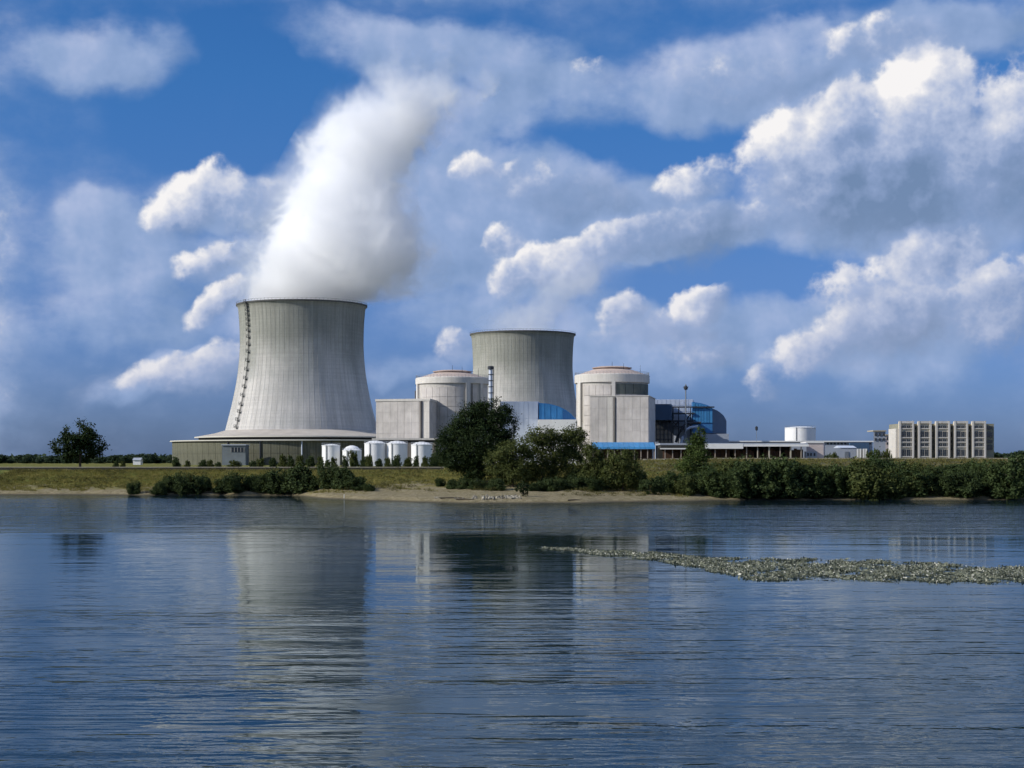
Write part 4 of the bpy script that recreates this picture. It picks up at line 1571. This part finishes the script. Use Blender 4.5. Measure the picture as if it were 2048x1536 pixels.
# the great dark tree
D0 = 528
by = base_py(955, D0)
tree('oak_tree', 'tallest tree on the bank, dark round crown hiding part of the reactor', 'tree', foot(955, D0),
     px_lobes(955, by, D0, [(985, 830, 42, 32), (950, 834, 34, 32), (1003, 856, 31, 38), (935, 852, 36, 34), (915, 880, 40, 36), (890, 892, 24, 26), (960, 885, 56, 42), (1000, 895, 30, 34), (925, 918, 42, 26), (975, 925, 42, 30), (905, 918, 28, 22), (945, 945, 30, 18)]),
     62000, .28, M['leaf_oak'], .75, 11, spread=.30, nclump=90)
# olive trees in front, thinner crowns
for (px, D, lst, lab, n) in (
        (1025, 505, [(1025, 905, 38, 26), (1005, 925, 32, 32), (1045, 930, 38, 34), (1025, 952, 44, 22)], 'olive green tree in front of the tallest tree, over the pale stones', 9000),
        (1085, 512, [(1085, 872, 30, 22), (1065, 890, 30, 28), (1100, 900, 34, 34), (1085, 930, 40, 32), (1075, 955, 34, 18)], 'open crowned olive tree showing pale wall through its leaves', 8500),
        (1145, 515, [(1150, 868, 26, 20), (1130, 890, 32, 30), (1160, 895, 28, 32), (1140, 930, 40, 34), (1160, 955, 34, 18)], 'leafy tree beside the square block of the second reactor', 9500),
        (1190, 500, [(1185, 915, 22, 26), (1195, 938, 26, 26), (1180, 958, 26, 16)], 'narrow dark tree squeezed between two rounder olive crowns', 5000)):
    by = base_py(px, D)
    tree('olive_tree', lab, 'tree', foot(px, D), px_lobes(px, by, D, lst), int(n * 1.7), .27, M['leaf_olive'], .32, 7, 'olive green trees on the bank', spread=.36, nclump=34)
by = base_py(1245, 492)
tree('round_bush', 'round sunlit bush below the blue roof, on the sandy shore', 'bush', foot(1245, 492),
     px_lobes(1245, by, 492, [(1245, 922, 32, 24), (1230, 945, 28, 28), (1262, 945, 26, 28), (1245, 962, 34, 18)]), 8000, .30, M['leaf_olive'], .25, 6, spread=.36)
by = base_py(1305, 484)
tree('round_bush', 'small dark bush at the waterline between the round bush and the hedge', 'bush', foot(1305, 484),
     px_lobes(1305, by, 484, [(1298, 975, 20, 16), (1315, 970, 18, 18)]), 3200, .26, M['leaf_shrub'], .14, 4)
by = base_py(1052, 470)
tree('dead_shrub', 'small dark straggly shrub among the pale stones', 'bush', foot(1046, 462),
     px_lobes(1046, base_py(1046, 462), 462, [(1046, 972, 11, 9), (1050, 984, 8, 10), (1038, 980, 8, 7)]), 900, .22, M['leaf_oak'], .12, 5)
by = base_py(1392, 540)
tree('poplar_tree', 'slender fresh green poplar standing up in front of the blue hall', 'tree', foot(1392, 540),
     px_lobes(1392, by, 540, [(1400, 872, 13, 20), (1392, 893, 20, 22), (1398, 912, 22, 20), (1385, 932, 30, 20), (1395, 950, 32, 16)]), 8500, .30, M['leaf_poplar'], .28, 7, spread=.42)

# willow hedge on the bank: three grown bushes, copied
protos = []
for q in range(3):
    lst = []
    for i in range(5):
        lst.append((random.uniform(-3.6, 3.6), random.uniform(-2.2, 2.2), random.uniform(2.2, 5.2), random.uniform(2.0, 3.2), random.uniform(2.0, 2.8), random.uniform(2.4, 4.0)))
    lst += [(-2.5, -1, 1.6, 2.6, 2.2, 1.7), (2.5, -1, 1.6, 2.6, 2.2, 1.7), (0, -1.2, 1.4, 2.8, 2.2, 1.6)]
    protos.append(lst)


def hedge_bush(q, px, D, sc, label, first, name='willow_bush', grp='willow bushes of the riverside hedge', mat='leaf_willow'):
    loc = foot(px, D)
    if first is None:
        t = tree(name, label, 'bush', loc, protos[q], 8500, .27, M[('leaf_willow', 'leaf_olive', 'leaf_shrub')[q]], .16, 8, grp, spread=.40, nclump=22)
        t.scale = sc
        t.rotation_euler = (0, 0, random.random() * 6.28)
        return t
    return copy_thing(first, loc, label, sc, random.random() * 6.28, grp)


firsts = [None, None, None]
cnt = 0
px = 1346
i = 0
while px < 2070:
    D = 485.5 + random.uniform(-1.5, 9)
    top = lerp_tab(px, [(1340, 935), (1400, 938), (1480, 930), (1600, 932), (1700, 934), (1800, 930), (1880, 936), (2060, 930)]) + random.uniform(-12, 20)
    Hn = (base_py(px, D) - top) * D / F
    q = random.choice((0, 1, 2, 0)) if i > 2 else i
    s = Hn / 7.6
    lab = ('dense dark willow bush, %s along the waterside hedge counting from the slender poplar' % ORDN[i + 1])
    t = hedge_bush(q, px, D, (s * random.uniform(.95, 1.35), s, s), lab, firsts[q])
    if firsts[q] is None:
        firsts[q] = t
    px += random.uniform(21, 29)
    i += 1
# second, higher and lighter row behind it
j = 0
px = 1425
while px < 2060:
    D = 535 + random.uniform(-6, 8)
    top = 924 + random.uniform(-3, 8)
    Hn = max(2.2, (base_py(px, D) - top) * D / F)
    s = Hn / 7.6
    q = j % 3
    lab = 'lighter willow bush on the slope behind the hedge, %s from the slender poplar' % ORDN[j + 1]
    hedge_bush(q, px, D, (s * 1.9, s * 1.4, s), lab, firsts[q], grp='lighter bushes on the slope behind the hedge')
    px += random.uniform(46, 70)
    j += 1

# bushes on the grassy bank beside the cooling tower
BL = [(268, 549, 24, 24), (318, 548, 34, 26), (345, 552, 50, 30), (376, 548, 56, 40), (408, 553, 44, 30), (442, 550, 50, 28), (470, 547, 52, 36), (503, 553, 50, 30), (530, 549, 54, 38),
      (562, 546, 56, 44), (597, 541, 84, 56), (618, 537, 46, 36), (662, 531, 56, 48), (688, 523, 62, 44), (718, 514, 56, 28), (738, 506, 26, 14)]
f2 = [None, None, None]
for i, (px, D, wpx, hpx) in enumerate(BL):
    k = D / F
    q = i % 3
    sz = hpx * k / 7.6
    sxy = wpx * k / 10.5
    lab = 'dark bank willow bush at the waterline, %s counting upriver from the sandy cove' % ORDN[len(BL) - i]
    loc = foot(px, D)
    sc = (sxy * 1.15, sxy, sz)
    if f2[q] is None:
        t = tree('bank_bush', lab, 'bush', loc, protos[q], 8000, .30, M['leaf_shrub'], .16, 7, 'dark bushes along the grassy bank', spread=.38, nclump=22)
        t.scale = sc
        f2[q] = t
    else:
        copy_thing(f2[q], loc, lab, sc, random.random() * 6.28, 'dark bushes along the grassy bank')

# shrubs before the tanks and the skirt
SH = [(232, 680, 14, 15), (246, 690, 12, 12), (352, 670, 22, 22), (375, 690, 14, 14), (405, 675, 20, 16), (420, 690, 18, 15), (436, 668, 16, 12), (470, 690, 30, 14), (505, 680, 20, 14), (520, 700, 22, 18),
      (545, 690, 18, 20), (566, 680, 20, 26), (582, 700, 18, 24), (600, 690, 20, 26), (620, 680, 22, 24), (640, 690, 18, 22), (655, 670, 16, 16), (668, 690, 18, 20), (690, 690, 16, 24), (708, 680, 24, 34),
      (728, 690, 20, 22), (738, 670, 20, 26), (757, 690, 18, 18), (775, 680, 18, 20), (792, 670, 24, 26), (815, 690, 20, 20), (832, 680, 16, 24), (850, 690, 18, 22), (866, 680, 22, 30), (882, 690, 24, 26)]
f3 = [None, None]
for i, (px, D, wpx, hpx) in enumerate(SH):
    k = D / F
    q = i % 2
    sz = hpx * k / 7.6
    sxy = wpx * k / 10.0
    lab = 'garden shrub behind the parapet, %s of the row counting away from the tallest tree' % ORDN[len(SH) - i]
    loc = (X(px, D), D, PLAIN - .1)
    if f3[q] is None:
        t = tree('garden_shrub', lab, 'shrub', loc, protos[q + 1], 2600, .42, M['leaf_olive' if q else 'leaf_shrub'], .18, 5, 'shrubs planted before the tanks', spread=.36, nclump=18)
        t.scale = (sxy, sxy, sz)
        f3[q] = t
    else:
        copy_thing(f3[q], loc, lab, (sxy, sxy, sz), random.random() * 6.28, 'shrubs planted before the tanks')

UG = [(880, 512, 26, 16), (905, 500, 34, 20), (935, 496, 36, 22), (962, 492, 40, 20), (992, 490, 40, 24), (1070, 486, 36, 18), (1098, 488, 44, 26), (1128, 490, 40, 22), (1160, 492, 48, 30), (1190, 489, 40, 26), (1216, 496, 36, 30), (1275, 500, 36, 34), (1325, 495, 36, 32)]
for i, (px, D, wpx, hpx) in enumerate(UG):
    k = D / F
    lab = 'low dark undergrowth bush beneath the riverside trees, %s from the sandy cove' % ORDN[i + 1]
    copy_thing(f2[i % 3], foot(px, D), lab, (wpx * 1.3 * k / 10.5, wpx * k / 10.5, hpx * k / 7.6), random.random() * 6.28, 'undergrowth beneath the riverside trees').name = 'undergrowth_bush'

# trees about the office block and the store
OT = [(1652, 770, 16, 24), (1665, 780, 20, 28), (1676, 775, 14, 22), (1738, 775, 20, 32), (1752, 770, 26, 36), (1772, 775, 28, 34), (1788, 770, 20, 28), (1700, 840, 22, 34), (1722, 850, 24, 32)]
OL = ['young tree closest to the pinkish gate house', 'bushy tree between gate house and grey store', 'small tree touching the grey store wall', 'dark tree next to the white panels', 'dense dark tree, tallest beside the office block',
      'broad dark tree before the tan far house', 'tree against the side wing of the office block', 'dark tree rising behind the grey store roof', 'dark tree behind the white panels']
for i, (px, D, wpx, hpx) in enumerate(OT):
    k = D / F
    q = i % 2
    loc = (X(px, D), D, PLAIN - .1)
    copy_thing(f3[q], loc, OL[i], (wpx * k / 9, wpx * k / 9, (hpx) * k / 7.6), random.random() * 6.28, 'trees near the office block').name = 'office_tree'

# tree at the edge of the meadow, and the distant treeline
by = base_py(160, 640)
tree('meadow_tree', 'large tree standing alone on the meadow, away from the power station', 'tree', (X(160, 640), 640, 8.6),
     px_lobes(160, 935, 640, [(160, 868, 34, 30), (185, 890, 26, 24), (132, 888, 32, 28), (160, 900, 40, 22)]), 9000, .42, M['leaf_oak'], .5, 8)
random.seed(21)
ft = tree('far_tree', 'small tree of the distant line on the horizon', 'tree', (X(300, 1500), 1500, PLAIN - .3),
          [(0, 0, 5.2, 4.2, 4, 3.2), (2.5, 0, 4, 3, 3, 2.6), (-2.6, .5, 3.8, 3.2, 3, 2.6), (0, 0, 2.4, 4, 4, 2.2)], 900, .75, M['leaf_far'], .35, 4, 'trees along the distant horizon')
px = -40
while px < 352:
    D = 1450 + random.uniform(-120, 160)
    s = random.uniform(.55, 1.15)
    copy_thing(ft, (X(px, D), D, PLAIN - .3), 'small tree of the distant line on the horizon', (s * 1.3, s * 1.3, s), random.random() * 6.28)
    px += random.uniform(7, 13)
px = 1990
while px < 2080:
    D = 1200 + random.uniform(-100, 100)
    s = random.uniform(.7, 1.3)
    copy_thing(ft, (X(px, D), D, PLAIN - .3), 'small tree of the distant line on the horizon', (s * 1.3, s * 1.3, s), random.random() * 6.28)
    px += random.uniform(8, 14)
# far woodland along the whole horizon
n = 9000
xs = rng.uniform(-2300, 2300, n)
P = np.stack([xs, 3600 + rng.uniform(0, 150, n), PLAIN + rng.uniform(0, 1, n) ** 1.2 * (9 + 4 * np.sin(xs * .021) + 3 * np.sin(xs * .09))], axis=1)
N = rng.normal(size=(n, 3))
N /= np.linalg.norm(N, axis=1)[:, None]
me = quads_mesh('far_woods', P, N, rng.uniform(4, 8, n), M['leaf_far'], .6)
o = bpy.data.objects.new('far_woods', me)
COL.objects.link(o)
o['kind'] = 'stuff'
o['label'] = 'far woodland along the horizon'

# white cottage and van-like house on the meadow
fh = thing('cottage', 'tiny white cottage on the meadow before the distant trees', 'house', (X(274, 1000), 1000, PLAIN))
b = MB()
b.box(X(266, 1000), X(281, 1000), 1000, 1006, PLAIN - .2, Z(924, 1000) + 1.2)
b.build('wall', M['white'], fh)
b = MB()
zr = Z(924, 1000) + 1.2
xa, xb = X(265, 1000), X(282, 1000)
b.add([(xa, 999.5, zr), (xb, 999.5, zr), (xb, 1006.5, zr), (xa, 1006.5, zr), (xa, 1003, zr + 1.5), (xb, 1003, zr + 1.5)], [(0, 1, 5, 4), (1, 2, 5), (2, 3, 4, 5), (3, 0, 4), (0, 3, 2, 1)])
b.build('roof', M['grey_wall'], fh)


# ------------------------------------------------------------------ grass, stones, water weeds
def scatter_grass():
    n = 70000
    xs = rng.uniform(-190, 190, n)
    us = rng.uniform(0.02, 1.0, n)
    keep, base = [], []
    for x, u in zip(xs, us):
        s = shore_y(x)
        y = s + 3 + u * (CREST_Y - s - 3.5)
        z = ground_z(x, y)
        lim = 1.6 + 2.6 * math.exp(-((x + 8) / 45) ** 2)
        if z < lim + 1.6 * wob(x * .6 + y * .4, .5, 1):
            continue
        base.append((x, y, z - .05))
    B = np.array(base)
    m = len(B)
    V = np.zeros((m, 3, 3, 3))
    h = rng.uniform(.3, .8, m) * (0.7 + .9 * rng.uniform(size=m) ** 4)
    for k in range(3):
        a = rng.uniform(0, 2 * PI, m)
        off = rng.normal(size=(m, 2)) * .16
        wv = .10
        V[:, k, 0] = B + np.stack([off[:, 0] + np.cos(a) * wv, off[:, 1] + np.sin(a) * wv, np.zeros(m)], 1)
        V[:, k, 1] = B + np.stack([off[:, 0] - np.cos(a) * wv, off[:, 1] - np.sin(a) * wv, np.zeros(m)], 1)
        V[:, k, 2] = B + np.stack([off[:, 0] * 2.2, off[:, 1] * 2.2, h], 1)
    V = V.reshape(-1, 3)
    me = bpy.data.meshes.new('bank_grass')
    N3 = len(V) // 3
    me.vertices.add(len(V))
    me.vertices.foreach_set('co', V.astype(np.float32).ravel())
    me.loops.add(len(V))
    me.polygons.add(N3)
    me.loops.foreach_set('vertex_index', np.arange(len(V), dtype=np.int32))
    me.polygons.foreach_set('loop_start', np.arange(0, len(V), 3, dtype=np.int32))
    me.update(calc_edges=True)
    me.materials.append(M['grass_blade'])
    o = bpy.data.objects.new('bank_grass', me)
    COL.objects.link(o)
    o['kind'] = 'stuff'
    o['label'] = 'rough yellow green grass on the bank'


scatter_grass()


def scatter_scrub():
    # knee high brush over the raised levee slope and in patches along the bank
    P, S = [], []
    for _ in range(3600):
        x = rng.uniform(14, 190) if rng.uniform() < .5 else rng.uniform(-190, 14)
        s = shore_y(x)
        u = rng.uniform(.08, .97)
        y = s + u * (CREST_Y - s)
        if x < 14 and (wob(x * .8, .21, 2) + wob(y * .9, .3, 1) < -.05 or u < .2):
            continue
        z = ground_z(x, y)
        hh = rng.uniform(.4, 1.3)
        k = int(18 + 22 * hh)
        P.append(np.array([x, y, z]) + rng.normal(size=(k, 3)) * np.array([.75, .6, .1]) + np.array([0, 0, 1]) * (rng.uniform(size=(k, 1)) ** 1.3 * hh))
        S.append(rng.uniform(.12, .30, k))
    P, S = np.concatenate(P), np.concatenate(S)
    N = rng.normal(size=P.shape) + np.array([0, 0, .6])
    N /= np.linalg.norm(N, axis=1)[:, None]
    o = bpy.data.objects.new('bank_scrub', quads_mesh('bank_scrub', P, N, S, M['leaf_scrub'], .4))
    COL.objects.link(o)
    o['kind'] = 'stuff'
    o['label'] = 'dry brush on the levee slope'


scatter_scrub()

rocks = []
for q in range(3):
    b = MB()
    import bmesh
    bm = bmesh.new()
    bmesh.ops.create_icosphere(bm, subdivisions=2, radius=1.0)
    r_ = random.Random(q)
    dirs = [Vector((r_.gauss(0, 1), r_.gauss(0, 1), r_.gauss(0, 1))).normalized() for _ in range(9)]
    cuts = [r_.uniform(.62, .9) for _ in dirs]
    for v in bm.verts:
        for d, c in zip(dirs, cuts):
            ex = v.co.dot(d) - c
            if ex > 0:
                v.co -= d * ex
    me = bpy.data.meshes.new('boulder')
    bm.to_mesh(me)
    bm.free()
    me.materials.append(M['rock'])
    rocks.append(me)
random.seed(31)
for i in range(90):
    px = random.triangular(935, 1060, 1020) if i < 70 else random.uniform(868, 945)
    x = (px - 1024) * 455 / F
    s = shore_y(x)
    y = s + random.uniform(4.5, 17 if i < 70 else 9)
    x = X(px, y)
    rad = random.uniform(.22, .62) if i < 70 else random.uniform(.15, .35)
    o = bpy.data.objects.new('boulder', rocks[i % 3])
    COL.objects.link(o)
    o.location = (x, y, ground_z(x, y) + rad * .25)
    o.rotation_euler = (random.random() * 6, random.random() * 6, random.random() * 6)
    o.scale = (rad * random.uniform(.9, 1.5), rad, rad * random.uniform(.6, .9))
    tag(o, 'pale limestone boulder on the shore below the trees', 'boulder', 'boulders on the shore below the trees')
sx = X(688, 508)
sy = shore_y(sx) - 1.5
st = MB()
sx = X(688, sy)
st.tube([(sx, sy, -1.0), (sx + .06, sy, 1.5)], [.11, .09], 8)
tag(st.build('marker_stake', M['stake']), 'white stake standing in the shallows off the sandy cove', 'stake')
# a few driftwood logs on the beach
for i, (px, off, ln, rz) in enumerate(((905, 6, 7, .1), (930, 4, 5, -.15), (1150, 3, 4, .2), (420, 3, 8, .05), (300, 3, 3, .4))):
    D = 470
    for _ in range(6):
        D = shore_y(X(px, D)) + off
    xx = X(px, D)
    b = MB()
    z = ground_z(xx, D) + .12
    b.tube([(xx - ln / 2 * math.cos(rz), D - ln / 2 * math.sin(rz), z), (xx, D, z + .12), (xx + ln / 2 * math.cos(rz), D + ln / 2 * math.sin(rz), z)], [.2, .17, .08], 7)
    tag(b.build('driftwood_log', M['bark']), ['long driftwood log at the top of the sandy cove', 'driftwood log just before the pale stones', 'short log on the sand below the leafy tree', 'long driftwood log below the bank bushes', 'short driftwood log on the shingle spit'][i], 'log')


def weeds():
    band = [(1085, 1097, 1.5), (1150, 1101, 3), (1200, 1106, 5), (1300, 1112, 8), (1400, 1126, 12), (1470, 1136, 20), (1520, 1139, 24), (1600, 1138, 22), (1700, 1140, 22), (1800, 1143, 22), (1880, 1147, 20), (1980, 1150, 18), (2100, 1152, 15), (2200, 1154, 8)]
    bx = [b[0] for b in band]
    P, N, S, Q = [], [], [], []
    n = 46000
    pxs = rng.uniform(1085, 2190, n)
    pc = np.interp(pxs, bx, [b[1] for b in band])
    ph = np.interp(pxs, bx, [b[2] for b in band])
    u = rng.uniform(-1, 1, n)
    py = pc + ph * u
    D = CAMZ * F / (py - HOR)
    x = (pxs - 1024) * D / F
    # clumpy: keep where a cheap sum of sines is high
    c = 1.2 * np.sin(x * 1.3 + np.sin(D * .31) * 2.5) + np.sin(x * .63 - D * .37 + 1.0) + np.sin(D * .7 + x * .35 + np.sin(x * .8)) + np.sin(x * 3.1 + D * 1.7) * .7 + rng.normal(size=n) * .75
    edge = 2.6 * np.abs(u) ** 2.0 - .3
    keep = c > -0.9 + edge
    x, D = x[keep], D[keep]
    m = len(x)
    z = rng.uniform(0.0, .22, m) ** 1.3
    P = np.stack([x, D, z], 1)
    N = rng.normal(size=(m, 3)) * .55 + np.array([0, -.2, .8])
    N /= np.linalg.norm(N, axis=1)[:, None]
    S = rng.uniform(.07, .22, m) * (1 + .9 * rng.uniform(size=m) ** 6)
    mm = 9000
    sel0 = rng.integers(0, m, mm)
    Pm = P[sel0] + np.stack([rng.normal(size=mm) * .25, rng.normal(size=mm) * .5, np.zeros(mm)], 1)
    Pm[:, 2] = rng.uniform(.01, .05, mm)
    Nm = np.stack([rng.normal(size=mm) * .04, rng.normal(size=mm) * .04, np.ones(mm)], 1)
    o = bpy.data.objects.new('weed_mat', quads_mesh('weed_mat', Pm, Nm, rng.uniform(.2, .55, mm), M['weed_mat'], .6))
    COL.objects.link(o)
    o['kind'] = 'stuff'
    o['label'] = 'dark wet mat of weed under the bed'
    fl = rng.uniform(size=m) < .10
    for nm, sel, mat, lab, sc in (('water_weed', ~fl, M['weed'], 'floating water weed bed', 1.0), ('weed_flowers', fl, M['flower'], 'pale flowers on the weed bed', .6)):
        PP = P[sel].copy()
        if nm == 'weed_flowers':
            PP[:, 2] += .06
        me = quads_mesh(nm, PP, N[sel], S[sel] * sc, mat, .55)
        o = bpy.data.objects.new(nm, me)
        COL.objects.link(o)
        o['kind'] = 'stuff'
        o['label'] = lab


weeds()
